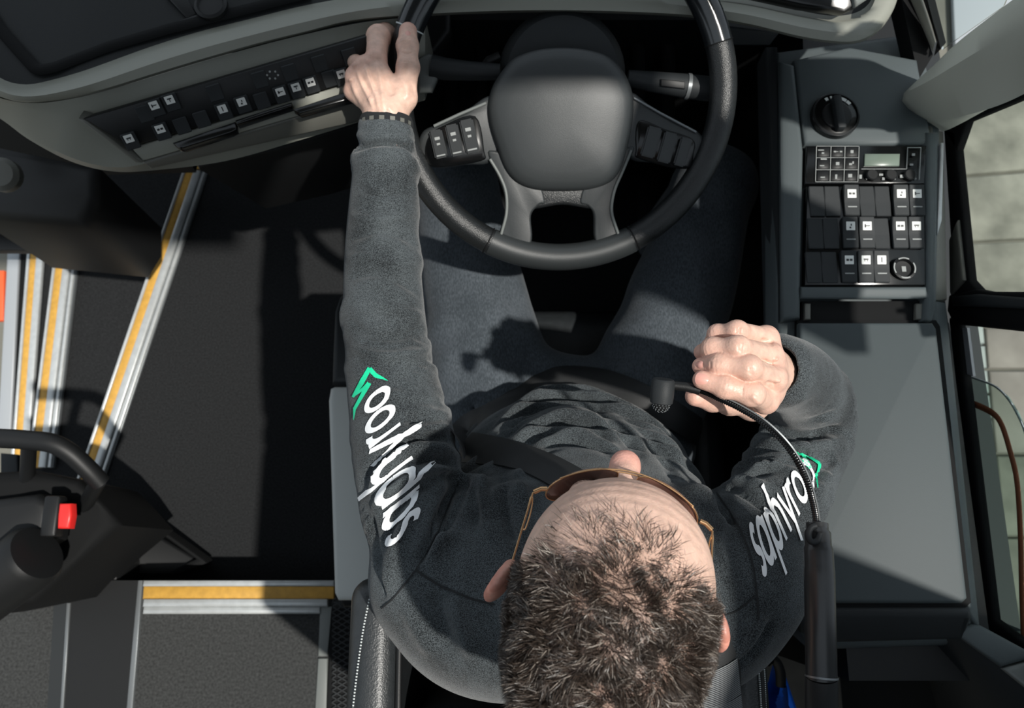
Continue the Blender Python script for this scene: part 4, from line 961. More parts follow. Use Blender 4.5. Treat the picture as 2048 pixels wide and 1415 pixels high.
# forehead furrows
ph = f.Z * .6 - .5 * f.Y
f.D += .00028 * np.sin((f.Z * .8 - f.Y * .6 + .10 * f.X * f.X * 10) * 2 * math.pi / .0105) * sst(f.Z, .045, .065) * sst(f.Y, .035, .06)
VH, FH = nets(f); VH = relax(VH, FH, 1, .4); Hl = VH.copy()
hc = np.tile(np.array(s2l((216, 180, 162))), (len(VH), 1))
x, y, z = Hl[:, 0], Hl[:, 1], Hl[:, 2]
def hairmask(x, y, z):
    """1 where hair grows: fringe tongue in the middle, receding temples, sides and nape"""
    ax = np.abs(x)
    line = np.interp(x, [-.08, -.068, -.058, -.048, .008, .022, .034, .046, .060, .08], [.012, .022, .042, .060, .064, .056, .046, .034, .020, .012]) + .003 * np.sin(x * 300)
    m = 1 - sst(y, line - .016, line + .004)
    side = (1 - sst(y, .006, .020)) * sst(ax, .05, .06)
    m = np.where(z < .075, np.maximum(side, m * (y < .0)), m)
    m = m * sst(z - (y < -.03) * -.06, -.045, -.02)
    near_ear = (ax > .066) & (y > -.022) & (y < .04) & (z < .03)
    m = np.where(near_ear, m * .15, m)
    return np.clip(m, 0, 1)
def thin(x, y, z):
    """thinning crown front: how dense the hair is"""
    d = 1 - .92 * np.exp(-(((x + .046) / .017) ** 2 + ((y - .040) / .024) ** 2)) - .75 * np.exp(-(((x - .040) / .016) ** 2 + ((y - .034) / .022) ** 2))
    return np.clip(d * np.interp(y, [-.03, .0, .03, .055, .07], [1, .8, .40, .25, .16]), .04, 1)
hm = hairmask(x, y, z) * (y < .085)
dens = hm * thin(x, y, z)
hc = hc * (1 - (.55 * dens)[:, None]) + np.array(s2l((70, 60, 54)))[None] * (.55 * dens)[:, None]
def blot(cn, r, col, k):
    global hc
    d = np.exp(-(((x - cn[0]) / r[0]) ** 2 + ((y - cn[1]) / r[1]) ** 2 + ((z - cn[2]) / r[2]) ** 2)) * k
    hc = hc * (1 - d[:, None]) + np.array(s2l(col))[None] * d[:, None]
blot((0, .126, -.022), (.02, .02, .018), (214, 128, 118), .7)
for s in (-1, 1):
    blot((s * .094, .002, .006), (.014, .03, .035), (226, 118, 98), .8); blot((s * .045, .075, -.03), (.02, .02, .02), (215, 140, 125), .4)
blot((0, .10, -.060), (.02, .012, .007), (186, 110, 104), .7)
hw = np.array([list(hd(*v)) for v in VH])
del f

# --- hands: built as bones with skin radii
def hand(name, W0, W1, wr, mcp, fingers, thumb, lo_pad=.03, h=.00125):
    pts = [W0, W1] + mcp + [p for fg in fingers for p in fg['p']] + thumb['p']
    A_ = np.array([list(p) for p in pts]); f = Field(A_.min(0) - .03, A_.max(0) + .03, h)
    f.add(f.cone(W0, W1, wr[0], wr[1]))
    for i, m in enumerate(mcp):
        rW = .0165 if i < 3 else .0145
        f.add(f.cone(W1.lerp(m, .12), m, rW * 1.02, .0108 if i < 3 else .0098), .010)
    for a, b in zip(mcp, mcp[1:]): f.add(f.cone(a.lerp(W1, .25), b.lerp(W1, .25), .0115, .0105), .008)
    for p in mcp: f.add(f.ell(p, (.0112, .0112, .0112)), .008)
    f.add(f.cone(W1, thumb['p'][0], .016, .0155), .012); f.add(f.cone(thumb['p'][0], mcp[0].lerp(W1, .35), .013, .012), .014)
    palmD = f.D.copy()
    tips = []
    for fg in fingers + [thumb]:
        d = None; pp = fg['p']; r = fg['r']
        for i in range(len(pp) - 1):
            c = f.cone(pp[i], pp[i + 1], r[i], r[i + 1]); d = c if d is None else smin(d, c, .003)
        for i in range(1, len(pp) - 1):            # knuckle
            kk = f.ell(pp[i], (r[i] * 1.03,) * 3); d = smin(d, kk, .006)
            # wrinkles over the joint
            ax = (pp[i + 1] - pp[i - 1]).normalized(); s = (f.X - pp[i][0]) * ax[0] + (f.Y - pp[i][1]) * ax[1] + (f.Z - pp[i][2]) * ax[2]
            d = d + .00035 * np.cos(s * 2 * math.pi / .0034) * np.exp(-(s / .005) ** 2)
        d2 = smin(palmD, d, .006)
        f.D = smin(f.D, d2, .0012)
    # nails pressed into the tips
    V_, F_ = nets(f); V_ = relax(V_, F_, 1, .35)
    col = np.tile(np.array(s2l((212, 176, 158))), (len(V_), 1))
    def red(p, r, k, c=(206, 138, 122)):
        nonlocal col
        d = np.exp(-(((V_ - np.array(list(p))[None]) ** 2).sum(1)) / r ** 2) * k; col = col * (1 - d[:, None]) + np.array(s2l(c))[None] * d[:, None]
    for fg in fingers + [thumb]:
        for i in range(1, len(fg['p']) - 1): red(fg['p'][i], .011, .45)
        red(fg['p'][-1], .012, .5, (214, 140, 126))
    for m in mcp: red(m, .014, .40)
    return V_, F_, col
# left hand over the wheel rim: W = wrist, knuckles index > little
LW0, LW1 = P(772, 300, .985), P(771, 228, 1.0)
lm = [P(752, 120, 1.010), P(727, 133, 1.012), P(711, 153, 1.002), P(708, 182, .988)]
lfing = [dict(p=[lm[0], P(757, 74, .998), P(770, 66, .972), P(796, 78, .957)], r=[.0135, .0145, .0120, .0100]),
         dict(p=[lm[1], P(700, 118, .975), P(716, 100, .948), P(770, 104, .946)], r=[.0108, .0098, .0092, .0082]),
         dict(p=[lm[2], P(698, 148, .962), P(716, 136, .942), P(765, 138, .940)], r=[.0104, .0094, .0088, .0078]),
         dict(p=[lm[3], P(696, 178, .954), P(712, 170, .938), P(755, 168, .936)], r=[.0096, .0086, .0080, .0072])]
lth = dict(p=[P(806, 195, 1.0), P(816, 135, 1.008), P(815, 92, 1.009), P(816, 63, 1.006)], r=[.0165, .0138, .0132, .0118])
VL, FL, CL = hand('left', LW0, LW1, (.027, .0275), lm, lfing, lth)
def hz(*q): return [(680 + x_ / 4.715, 30 + y_ / 4.715) for x_, y_ in q]
VL = sculpt(VL, FL, [(hz((330, 440), (380, 600), (400, 760), (410, 900)), 5, .0022), (hz((235, 470), (290, 620), (340, 760), (370, 900)), 4.5, .0022), (hz((160, 520), (215, 660), (280, 790), (320, 900)), 4.5, .002), (hz((110, 640), (160, 760), (220, 880)), 4.5, .0016),
    (hz((270, 500), (310, 620), (345, 720)), 4.5, -.0024), (hz((185, 540), (235, 650), (290, 750)), 4.5, -.0022), (hz((430, 560), (470, 660), (500, 760)), 9, -.0035), (hz((560, 590), (620, 680), (640, 800)), 6, .002), (hz((640, 560), (690, 660), (720, 780)), 6, -.0015),
    (hz((120, 480), (150, 470)), 6, .003), (hz((240, 440), (275, 430)), 6, .0022), (hz((95, 600), (110, 620)), 5, .0022), (hz((570, 350), (640, 365), (690, 350)), 2.2, -.0012), (hz((575, 375), (640, 390), (690, 375)), 2.2, -.0010), (hz((440, 850), (500, 920), (560, 960)), 5, .0016), (hz((270, 780), (310, 810)), 6, .0016)])
# right hand closed on the microphone neck
Rw1 = P(1543, 746, 1.112); Rw0 = Vector(rp[-5])
rm = [P(1530, 800, 1.150), P(1546, 757, 1.160), P(1540, 712, 1.158), P(1532, 676, 1.148)]
rfing = [dict(p=[rm[0], P(1503, 786, 1.186), P(1450, 773, 1.188), P(1404, 759, 1.184)], r=[.0122, .0112, .0100, .0090]),
         dict(p=[rm[1], P(1498, 735, 1.197), P(1440, 729, 1.188), P(1402, 732, 1.170)], r=[.0122, .0110, .0098, .0086]),
         dict(p=[rm[2], P(1476, 695, 1.194), P(1425, 696, 1.180), P(1404, 704, 1.160)], r=[.0118, .0104, .0094, .0082]),
         dict(p=[rm[3], P(1474, 662, 1.180), P(1435, 668, 1.166), P(1424, 682, 1.148)], r=[.0108, .0094, .0086, .0076])]
rth = dict(p=[P(1505, 806, 1.112), P(1460, 802, 1.128), P(1425, 798, 1.142), P(1390, 792, 1.152)], r=[.0155, .0128, .0112, .0098])
VR, FR, CR = hand('right', Rw0, Rw1, (.022, .023), rm, rfing, rth)
def rz_(*q): return [(1360 + x_ / 7.075, 630 + y_ / 7.075) for x_, y_ in q]
VR = sculpt(VR, FR, [(rz_((800, 170), (800, 260)), 2, -.0010), (rz_((835, 170), (835, 270)), 2, -.0010), (rz_((830, 420), (830, 520)), 2, -.0010), (rz_((870, 420), (860, 530)), 2, -.0010), (rz_((985, 720), (985, 850)), 2, -.0011), (rz_((1025, 740), (1015, 860)), 2, -.0011), (rz_((890, 1000), (880, 1140)), 2, -.0010), (rz_((430, 650), (430, 760)), 1.6, -.0008), (rz_((330, 640), (330, 740)), 1.6, -.0006),
    (rz_((1180, 640), (1260, 690), (1330, 700)), 5, -.003), (rz_((1220, 960), (1300, 980), (1360, 980)), 5, -.003), (rz_((1150, 350), (1250, 380), (1330, 390)), 5, -.003), (rz_((1380, 900), (1400, 940)), 5, .0025), (rz_((1340, 600), (1370, 640)), 5, .0025), (rz_((1000, 1130), (1080, 1200), (1180, 1290)), 6, .0016)])
# inner trunk so the body is one figure from head to hands
f = Field((-.25, -.12, .50), (.46, .60, 1.13), .011)
f.add(f.cone((.085, .10, .58), (.08, -.02, .95), .085, .075)); f.add(f.cone((.08, -.05, .98), (.076, -.055, 1.10), .06, .058), .04)
for pts_, rad_ in ((lp, lr), (rp, rr_)):
    for i in range(0, len(pts_) - 6, 5): f.add(f.cone(pts_[i], pts_[min(i + 5, len(pts_) - 1)], max(.02, rad_[i] - .028), max(.018, rad_[min(i + 5, len(pts_) - 1)] - .022)), .02)
f.add(f.cone(lp[0], (.07, -.05, 1.0), .04, .05), .03); f.add(f.cone(rp[0], (.09, -.05, 1.0), .04, .05), .03)
VT, FT = nets(f); del f
off = 0; VV = []; FF = []; CC = []
for v_, f_, c_ in ((hw, FH, hc), (VL, FL, CL), (VR, FR, CR), (VT, FT, np.tile(np.array(s2l((212, 176, 158))), (len(VT), 1)))):
    VV.append(v_); FF.append(f_ + off); CC.append(c_); off += len(v_)
bme = np_mesh('body', np.concatenate(VV), np.concatenate(FF)); color_attr(bme, np.concatenate(CC))
body = link('body', bme, 'skin', person)
# nails (thin shields on the visible tips)
mat('nail', (222, 164, 150), .28)
def nail(c, ax, up, w, l):
    R_ = frame_from(up, ax); bm = bmesh.new(); G = []
    for i in range(9):
        row = []
        for j in range(9):
            s, t = i / 4 - 1, j / 4 - 1
            # superellipse disc
            k = max(abs(s), abs(t)) / max(1e-6, (abs(s) ** 2.6 + abs(t) ** 2.6) ** (1 / 2.6)) if (s or t) else 1
            row.append(bm.verts.new(c + R_ @ Vector((s * k * l / 2, t * k * w / 2, -(.35 * w) * (t * k) ** 2 - .12 * l * (s * k) ** 2))))
        G.append(row)
    for i in range(8):
        for j in range(8): bm.faces.new((G[i][j], G[i + 1][j], G[i + 1][j + 1], G[i][j + 1]))
    me = bm_mesh(bm, 'fingernail'); auto_smooth(me, 80); return link('fingernail', me, 'nail', person)
def cast(bvh, p, d): 
    h_ = bvh.ray_cast(Vector(p), Vector(d)); return h_
BB = BVHTree.FromPolygons([tuple(v) for v in np.concatenate(VV)], [tuple(int(i) for i in q) for q in np.concatenate(FF)])
for (u, v, u2, v2, w, l) in ((1405, 757, 1440, 766, .0135, .0135), (1399, 729, 1436, 728, .0105, .0085), (816, 66, 816, 110, .0118, .0125)):
    h_ = BB.ray_cast(CAMPOS, ray(u, v).normalized()); h2 = BB.ray_cast(CAMPOS, ray(u2, v2).normalized())
    if h_[0] is not None and h2[0] is not None: nail(h_[0] + h_[1] * .0012, h_[0] - h2[0], h_[1], w, l)

# --- hair: short strands
mat('hair', (58, 48, 42), .38, attr='tint', spec=.6)
tri = np.concatenate([FH[:, [0, 1, 2]], FH[:, [0, 2, 3]]]); 
a, b, c = Hl[tri[:, 0]], Hl[tri[:, 1]], Hl[tri[:, 2]]
fn = np.cross(b - a, c - a); ar = np.linalg.norm(fn, axis=1); fn /= np.maximum(ar, 1e-12)[:, None]
cen = (a + b + c) / 3; w_ = ar * hairmask(cen[:, 0], cen[:, 1], cen[:, 2]) * (cen[:, 1] < .085) * (np.abs(cen[:, 0]) < .0795) * (cen[:, 2] > -.06)
w_ = w_ * thin(cen[:, 0], cen[:, 1], cen[:, 2]) * (1 + .6 * (cen[:, 1] < .02))
NS = 60000
pick = np.random.choice(len(tri), NS, p=w_ / w_.sum()); r1, r2 = np.random.rand(NS), np.random.rand(NS); fl_ = r1 + r2 > 1; r1[fl_] = 1 - r1[fl_]; r2[fl_] = 1 - r2[fl_]
root = a[pick] + r1[:, None] * (b - a)[pick] + r2[:, None] * (c - a)[pick]; nor = fn[pick]
def vn(p, k, ph): return np.stack([np.sin(p[:, 0] * k + 1.7 * np.sin(p[:, 1] * k * .7 + ph) + ph), np.sin(p[:, 1] * k + 1.9 * np.sin(p[:, 0] * k * .8 - ph)), np.sin(p[:, 2] * k + 2.1 * np.sin(p[:, 1] * k * .6 + 2 * ph))], 1)
flow = .55 * vn(root, 150, .4) + .35 * vn(root, 330, 2.1) + .22 * np.random.randn(NS, 3)
flow[:, 1] -= .15; flow[:, 0] += .25 * np.sign(root[:, 0]) * (np.abs(root[:, 0]) > .03)
flow[:, 1] += .35 * (root[:, 1] > .03)
sidef = sst(np.abs(root[:, 0]), .05, .075)
ln = (.0115 + .005 * np.random.rand(NS)) * (1 - .5 * sidef) * (.7 + .3 * np.clip((.06 - root[:, 1]) / .04, 0, 1))
d0 = nor * .85 + flow * .55; d0 /= np.linalg.norm(d0, axis=1)[:, None]
d1 = nor * .45 + flow * 1.0; d1 /= np.linalg.norm(d1, axis=1)[:, None]
p0 = root - nor * .0008; p1 = root + d0 * (ln * .5)[:, None]; p2 = p1 + d1 * (ln * .5)[:, None]
sd = np.cross(d0, np.random.randn(NS, 3)); sd /= np.linalg.norm(sd, axis=1)[:, None]
wd = (.00022 + .00008 * np.random.rand(NS))[:, None]
Vh = np.stack([p0 - sd * wd, p0 + sd * wd, p1 - sd * wd * .85, p1 + sd * wd * .85, p2 - sd * wd * .15, p2 + sd * wd * .15], 1).reshape(-1, 3)
bi = np.arange(NS)[:, None] * 6
Fh = np.concatenate([bi + np.array([[0, 1, 3, 2]]), bi + np.array([[2, 3, 5, 4]])])
tone = np.random.rand(NS)[:, None]; base = np.array(s2l((34, 28, 24)))[None] * (1 - tone) + np.array(s2l((82, 70, 62)))[None] * tone
base[np.random.rand(NS) < .10] = np.array(s2l((170, 160, 150)))
Hm = np.array([list(r) for r in HR]); Vw = Vh @ Hm.T + np.array(list(EM))[None]
hme = np_mesh('hair', Vw, Fh); color_attr(hme, np.repeat(base, 6, 0)); hair = link('hair', hme, 'hair', person); tag(hair, 'short dark brown hair receding at the temples', kind='stuff')
# eyebrows
bm = bmesh.new()
for s in (-1, 1):
    for i in range(160):
        t = random.random(); x_ = s * (.012 + .036 * t); p = Vector((x_, .0955 - .010 * t * t, .018 + .006 * math.sin(t * 2.6) + random.uniform(-.003, .003)))
        q = p + Vector((s * .006, .003, .002)) + Vector((random.uniform(-1, 1), 0, random.uniform(-1, 1))) * .0015
        ww = Vector((0, 0, .0004)); bm.faces.new([bm.verts.new(EM + HR @ k) for k in (p - ww, p + ww, q)])
ebm = bm_mesh(bm, 'eyebrow_hair'); link('eyebrow_hair', ebm, mat('brow', (60, 48, 40), .6), person)['kind'] = 'stuff'

# ------------------------------------------------------------------ print, seams, belts
def hit(u, v, bvhs, off=.001):
    r = ray(u, v).normalized(); best = None
    for b in bvhs:
        h_ = b.ray_cast(CAMPOS, r)
        if h_[0] is not None and (best is None or h_[3] < best[2]): best = (h_[0], h_[1], h_[3])
    if best is None: return None
    n = best[1] if best[1].dot(r) < 0 else -best[1]
    return best[0] + n * off, n
def strip(bm, pts2, w, bvhs, off=.0022, across=6, wfun=None):
    """a printed stroke laid on the cloth: pts2 = dense picture polyline, w = half width vectors"""
    rows = []
    for i, (p, wv_) in enumerate(zip(pts2, w)):
        row = []
        for k in range(across + 1):
            s = k / across * 2 - 1; h_ = hit(p[0] + wv_[0] * s, p[1] + wv_[1] * s, bvhs, off)
            row.append(bm.verts.new(h_[0]) if h_ else None)
        rows.append(row)
    for a, b in zip(rows, rows[1:]):
        for k in range(across):
            q = (a[k], a[k + 1], b[k + 1], b[k])
            if all(x is not None for x in q) and max((q[i].co - q[(i + 1) % 4].co).length for i in range(4)) < .02: bm.faces.new(q)
def arcp(cx_, cy_, rx_, ry_, a0, a1, n=26): return [(cx_ + rx_ * math.cos(math.radians(a0 + (a1 - a0) * i / n)), cy_ + ry_ * math.sin(math.radians(a0 + (a1 - a0) * i / n))) for i in range(n + 1)]
def linep(*pts, n=14):
    out = []
    for (a, b), (c, d) in zip(pts, pts[1:]): out += [(a + (c - a) * i / n, b + (d - b) * i / n) for i in range(n)]
    return out + [pts[-1]]
SW = .095
GL = {'s': ([arcp(.30, .70, .205, .205, 40, 270, 16)[:-1] + arcp(.30, .28, .215, .19, 90, -140, 18)], .62),
      'a': ([arcp(.42, .5, .33, .405, 0, 360, 36), linep((.78, .93), (.78, .02))], .98),
      'p': ([arcp(.50, .5, .33, .405, 0, 360, 36), linep((.14, .93), (.14, -.42))], .96),
      'h': ([linep((.14, 1.42), (.14, .02)), arcp(.44, .56, .30, .34, 180, 0, 18) + linep((.74, .56), (.74, .02))], .92),
      'y': ([linep((.06, .93), (.40, .06)), linep((.74, .93), (.24, -.42))], .80),
      'r': ([linep((.14, .93), (.14, .02)), arcp(.46, .54, .32, .36, 180, 75, 10)], .58),
      'o': ([arcp(.46, .5, .36, .405, 0, 360, 36)], .94)}
def lerp2(K, t):
    for (a, pa), (b, pb) in zip(K, K[1:]):
        if t <= b or b == K[-1][0]:
            s = (t - a) / (b - a); return tuple(x + (y - x) * s for x, y in zip(pa, pb))
def lettering(text, base, up, label):
    """base: keys (advance, picture point) of the baseline; up: keys (advance, picture vector of one x-height)"""
    x = 0
    for ch in text:
        strokes, adv = GL[ch]
        bm = bmesh.new()
        for st_ in strokes:
            m = []
            for (gx, gy) in st_:
                b_ = lerp2(base, x + gx); u_ = lerp2(up, x + gx); m.append((b_[0] + u_[0] * gy, b_[1] + u_[1] * gy))
            w = []
            for i in range(len(st_)):
                a, b = st_[max(i - 1, 0)], st_[min(i + 1, len(st_) - 1)]
                tx, ty = b[0] - a[0], b[1] - a[1]; l = math.hypot(tx, ty) or 1; nx, ny = -ty / l * SW, tx / l * SW
                g = st_[i]; b0 = lerp2(base, x + g[0]); b1 = lerp2(base, x + g[0] + .05); u_ = lerp2(up, x + g[0])
                ex = ((b1[0] - b0[0]) / .05, (b1[1] - b0[1]) / .05)
                w.append((ex[0] * nx + u_[0] * ny, ex[1] * nx + u_[1] * ny))
            strip(bm, m, w, [BV])
        me = bm_mesh(bm, 'printed_letter'); auto_smooth(me, 80); link('printed_letter', me, 'print_white', sweat)
        x += adv
    return x
TOT = sum(GL[c][1] for c in 'saphyroo')
lettering('saphyroo', [(0, (840, 1036)), (TOT * .25, (838, 955)), (TOT * .5, (816, 885)), (TOT * .75, (794, 826)), (TOT, (776, 762))], [(0, (-66, 68)), (TOT * .35, (-82, 68)), (TOT * .6, (-70, 52)), (TOT, (-46, 36))], 'left')
lettering('saphyroo', [(0, (1524, 1160)), (TOT * .25, (1556, 1112)), (TOT * .5, (1582, 1062)), (TOT * .75, (1606, 1012)), (TOT, (1634, 962))], [(0, (-30, -108)), (TOT * .5, (-34, -72)), (TOT, (-22, -52))], 'right')
def poly_stroke(pts, widths, n=14):
    P_ = []; Wd = []
    for (a, b), (c, d), w0, w1 in zip(pts, pts[1:], widths, widths[1:]):
        l = math.hypot(c - a, d - b); nx, ny = -(d - b) / l, (c - a) / l
        for i in range(n + 1):
            t = i / n; P_.append((a + (c - a) * t, b + (d - b) * t)); ww = w0 + (w1 - w0) * t; Wd.append((nx * ww, ny * ww))
    return P_, Wd
def emblem(strokes):
    bm = bmesh.new()
    for pts, ws in strokes:
        p_, w_2 = poly_stroke(pts, ws); strip(bm, p_, w_2, [BV], .0022, 3)
    me = bm_mesh(bm, 'printed_emblem'); link('printed_emblem', me, 'print_green', sweat)['label'] = 'angular green zigzag emblem'
def zl(x, y): return (660 + x / 1.98, 700 + y / 1.98)
def zr_(x, y): return (1270 + x / 2.949, 620 + y / 2.949)
emblem([([zl(97, 186), zl(130, 128), zl(160, 72)], [2.5, 5, 4]), ([zl(160, 74), zl(182, 102), zl(230, 122)], [4, 5, .6]), ([zl(97, 186), zl(158, 134)], [1, 4.5]), ([zl(158, 132), zl(104, 232)], [4.5, 3]), ([zl(104, 228), zl(100, 276)], [3, .5])])
emblem([([zr_(945, 824), zr_(1080, 908)], [.5, 3]), ([zr_(1080, 906), zr_(1068, 975), zr_(1077, 1050)], [3, 3, .5]), ([zr_(914, 840), zr_(1030, 930)], [1.2, 2.5]), ([zr_(1030, 932), zr_(990, 862)], [3.4, 2.6]), ([zr_(996, 866), zr_(945, 824)], [2, 1])])
def seam(px, w=1.6, nm='seam'):
    pts = catmull([Vector((a, b, 0)) for a, b in px], 10); p_ = [(q.x, q.y) for q in pts]; ww = []
    for i in range(len(p_)):
        a, b = p_[max(0, i - 1)], p_[min(len(p_) - 1, i + 1)]; l = math.hypot(b[0] - a[0], b[1] - a[1]) or 1; ww.append((-(b[1] - a[1]) / l * w, (b[0] - a[0]) / l * w))
    bm = bmesh.new(); strip(bm, p_, ww, [BV], .0014, 2); link(nm, bm_mesh(bm, nm), 'seam', sweat)
seam([(764, 1216), (792, 1190), (832, 1140)]); seam([(832, 1140), (880, 1170), (940, 1196), (990, 1208)], 2.2)
seam([(918, 962), (895, 1020), (862, 1090), (832, 1140)], 1.4)
seam([(1432, 985), (1470, 1040), (1500, 1110), (1512, 1180), (1516, 1240)], 2.0); seam([(1420, 1234), (1470, 1222), (1510, 1190)], 1.6)
# cuff of the left sleeve: dark knitted band with pale dashes
cf = P(772, 262, .99)
cax = (Vector(lp[-1]) - Vector(lp[-8])).normalized()
Rc = frame_from(cax, (1, 0, 0)); cc = Vector(lp[-1])
lathe('cuff_band', [(.0325, -.004), (.0345, .002), (.0345, .012), (.0325, .017), (.0300, .015), (.0300, -.004)], cc, cax, 'seam', sweat, 40)
for k in range(7):
    a = math.radians(60 + k * 20)
    # short woven dashes over the top of the band
    bmx = bmesh.new()
    q = []
    for da, hh in ((-.09, .0045), (.09, .0045), (.09, .0095), (-.09, .0095)):
        ang = math.atan2((Rc.transposed() @ Vector((0, 0, 1))).y, (Rc.transposed() @ Vector((0, 0, 1))).x) + math.radians(-66 + k * 22) + da
        q.append(bmx.verts.new(cc + Rc @ Vector((.0352 * math.cos(ang), .0352 * math.sin(ang), hh))))
    bmx.faces.new(q); link('cuff_dash', bm_mesh(bmx, 'cuff_dash'), 'pod_grey', sweat)

mat('webbing', (36, 37, 38), .6, bump=.2, bscale=800)
mat('webbing_rib', (128, 131, 133), .55)
belt = thing('seat_belt', P(920, 890, .65), 'black webbing seat belt across the lap and over the right shoulder of the driver', 'seat belt')
def ribbon(name, px, width, bvhs, m, parent, off=.004, sm=3, extra0=None, extra1=None, ribs=None, wpx=None):
    pts = catmull([Vector((a, b, 0)) for a, b in px], 12); H_ = []
    for q in pts:
        h_ = hit(q.x, q.y, bvhs, off)
        if h_: H_.append(h_)
    C_ = [h_[0] for h_ in H_]; N_ = [h_[1] for h_ in H_]
    for _ in range(sm):
        C_ = [C_[0]] + [(C_[i - 1] + C_[i] * 2 + C_[i + 1]) / 4 for i in range(1, len(C_) - 1)] + [C_[-1]]
    for _ in range(sm * 4):
        N_ = [N_[0]] + [((N_[i - 1] + N_[i] * 2 + N_[i + 1]) / 4).normalized() for i in range(1, len(N_) - 1)] + [N_[-1]]
    if extra0: C_ = [Vector(e) for e in extra0] + C_; N_ = [N_[0]] * len(extra0) + N_
    if extra1: C_ = C_ + [Vector(e) for e in extra1]; N_ = N_ + [N_[-1]] * len(extra1)
    C_ = [c + n * .003 for c, n in zip(C_, N_)]
    bm = bmesh.new(); rows = []
    for i, (c, n) in enumerate(zip(C_, N_)):
        t = (C_[min(i + 1, len(C_) - 1)] - C_[max(i - 1, 0)]).normalized(); s = t.cross(n).normalized(); n2 = s.cross(t)
        rows.append([bm.verts.new(c + s * width * k / 2 - n2 * (.004 * k * k) + n2 * e) for k, e in ((-1, 0), (-.5, 0), (0, 0), (.5, 0), (1, 0), (1, -.0016), (.5, -.0016), (0, -.0016), (-.5, -.0016), (-1, -.0016))])
    for a, b in zip(rows, rows[1:]):
        for k in range(10): bm.faces.new((a[k], a[(k + 1) % 10], b[(k + 1) % 10], b[k]))
    bm.faces.new(rows[0]); bm.faces.new(rows[-1][::-1])
    me = bm_mesh(bm, name); auto_smooth(me, 60); o = link(name, me, m, parent)
    return o, C_, N_
ribbon('lap_strap', [(905, 885), (960, 838), (1035, 795), (1095, 765), (1140, 754), (1195, 760), (1265, 788), (1335, 825), (1405, 870)], .046, [BV, BJ], 'webbing', belt, .006, 8)
so, C_, N_ = ribbon('shoulder_strap', [(1436, 1345), (1405, 1265), (1350, 1150), (1280, 1060), (1200, 1000), (1120, 950), (1060, 922), (990, 904), (930, 896)], .048, [BV], 'webbing', belt, .004, 8, extra0=[P(1450, 1470, 1.03), P(1442, 1400, 1.055)])
# woven ribs where the strap passes over the shoulder
bm = bmesh.new()
for i in range(40):
    t = i / 40; a = C_[0].lerp(C_[1], t * 2) if t < .5 else C_[1].lerp(C_[6], (t - .5) * 2)
    tt = ((C_[1] - C_[0]) if t < .5 else (C_[6] - C_[1])).normalized(); n = N_[2]; s = tt.cross(n).normalized(); n = s.cross(tt)
    q = [bm.verts.new(a + s * x * .0225 + tt * y * .0008 + n * (.0012 - .0028 * x * x)) for y in (-1, 1) for x in (-1, -.5, 0, .5, 1)]
    for k in range(4): bm.faces.new((q[k], q[k + 1], q[k + 6], q[k + 5]))
ro = link('webbing_rib', bm_mesh(bm, 'webbing_rib'), 'webbing_rib', so); ro['kind'] = 'stuff'
box('buckle', P(905, 905, .62), (.05, .03, .02), 'black_plastic', belt, None, .006)

# ------------------------------------------------------------------ sunglasses
mat('gold', (206, 166, 124), .25, metal=.9)
mat('lens_brown', (120, 84, 72), .06, coat=.6, alpha=.72)
gl = thing('sunglasses', hd(0, .1, 0), 'gold wire aviator sunglasses with brown lenses on the face of the driver', 'sunglasses')
def gy(x): return .1050 - .024 * (x / .066) ** 2
def lensline(s):
    o = []
    for (lx, lz) in ((.010, .016), (.024, .0205), (.042, .0205), (.058, .016), (.0645, .004), (.062, -.010), (.052, -.023), (.038, -.029), (.024, -.026), (.014, -.014), (.009, .002)):
        o.append(Vector((s * lx, gy(lx) - .010 * (.02 - lz) / .05 * 1.6 + .004, lz)))
    return catmull(o, 5, True)
for s in (-1, 1):
    L_ = lensline(s)
    tube('lens_rim', [EM + HR @ q for q in L_], .0007, 'gold', gl, seg=8, closed=True)
    bm = bmesh.new(); cen_ = sum(L_, Vector()) / len(L_); rings = []
    for k in (1, .66, .33):
        rings.append([bm.verts.new(EM + HR @ (cen_ + (q - cen_) * k + Vector((0, .004 * (1 - k * k), 0)))) for q in L_])
    for a, b in zip(rings, rings[1:]):
        for k in range(len(a)): bm.faces.new((a[k], a[(k + 1) % len(a)], b[(k + 1) % len(a)], b[k]))
    bm.faces.new(rings[-1])
    me = bm_mesh(bm, 'lens'); auto_smooth(me, 80); lo = link('lens', me, 'lens_brown', gl)
    sm = lo.modifiers.new('thickness', 'SOLIDIFY'); sm.thickness = .0012
    hx, hy = s * .0695, gy(.066) - .001
    t = tube('temple', [hd(hx, hy, .012), hd(s * .0755, hy - .004, .0125), hd(s * .0785, .045, .0135), hd(s * .0810, .018, .015), hd(s * .0800, .004, .016)], .0008, 'gold', gl, seg=8)
    tube('hinge', [hd(hx - s * .005, hy + .002, .012), hd(hx, hy + .001, .012), hd(hx + s * .0055, hy - .003, .012)], .0021, 'gold', t, seg=8)
    lp_ = [Vector((s * (.0765), hy - .008, .012)), Vector((s * .0772, hy - .02, .0125)), Vector((s * .0783, hy - .033, .013)), Vector((s * .0758, hy - .034, .013)), Vector((s * .0742, hy - .02, .0125)), Vector((s * .0748, hy - .009, .012))]
    tube('temple_loop', catmull([EM + HR @ q for q in lp_], 5, True), .0007, 'gold', t, seg=6, closed=True)
tube('brow_bar', catmull([hd(x_, gy(x_) + .004 - .0005, .0205 + .002 * (1 - (x_ / .05) ** 2)) for x_ in (-.056, -.04, -.02, 0, .02, .04, .056)], 5), .0007, 'gold', gl, seg=8)
tube('bridge', catmull([hd(x_, gy(x_) + .004, .012) for x_ in (-.010, 0, .010)], 4), .0007, 'gold', gl, seg=8)
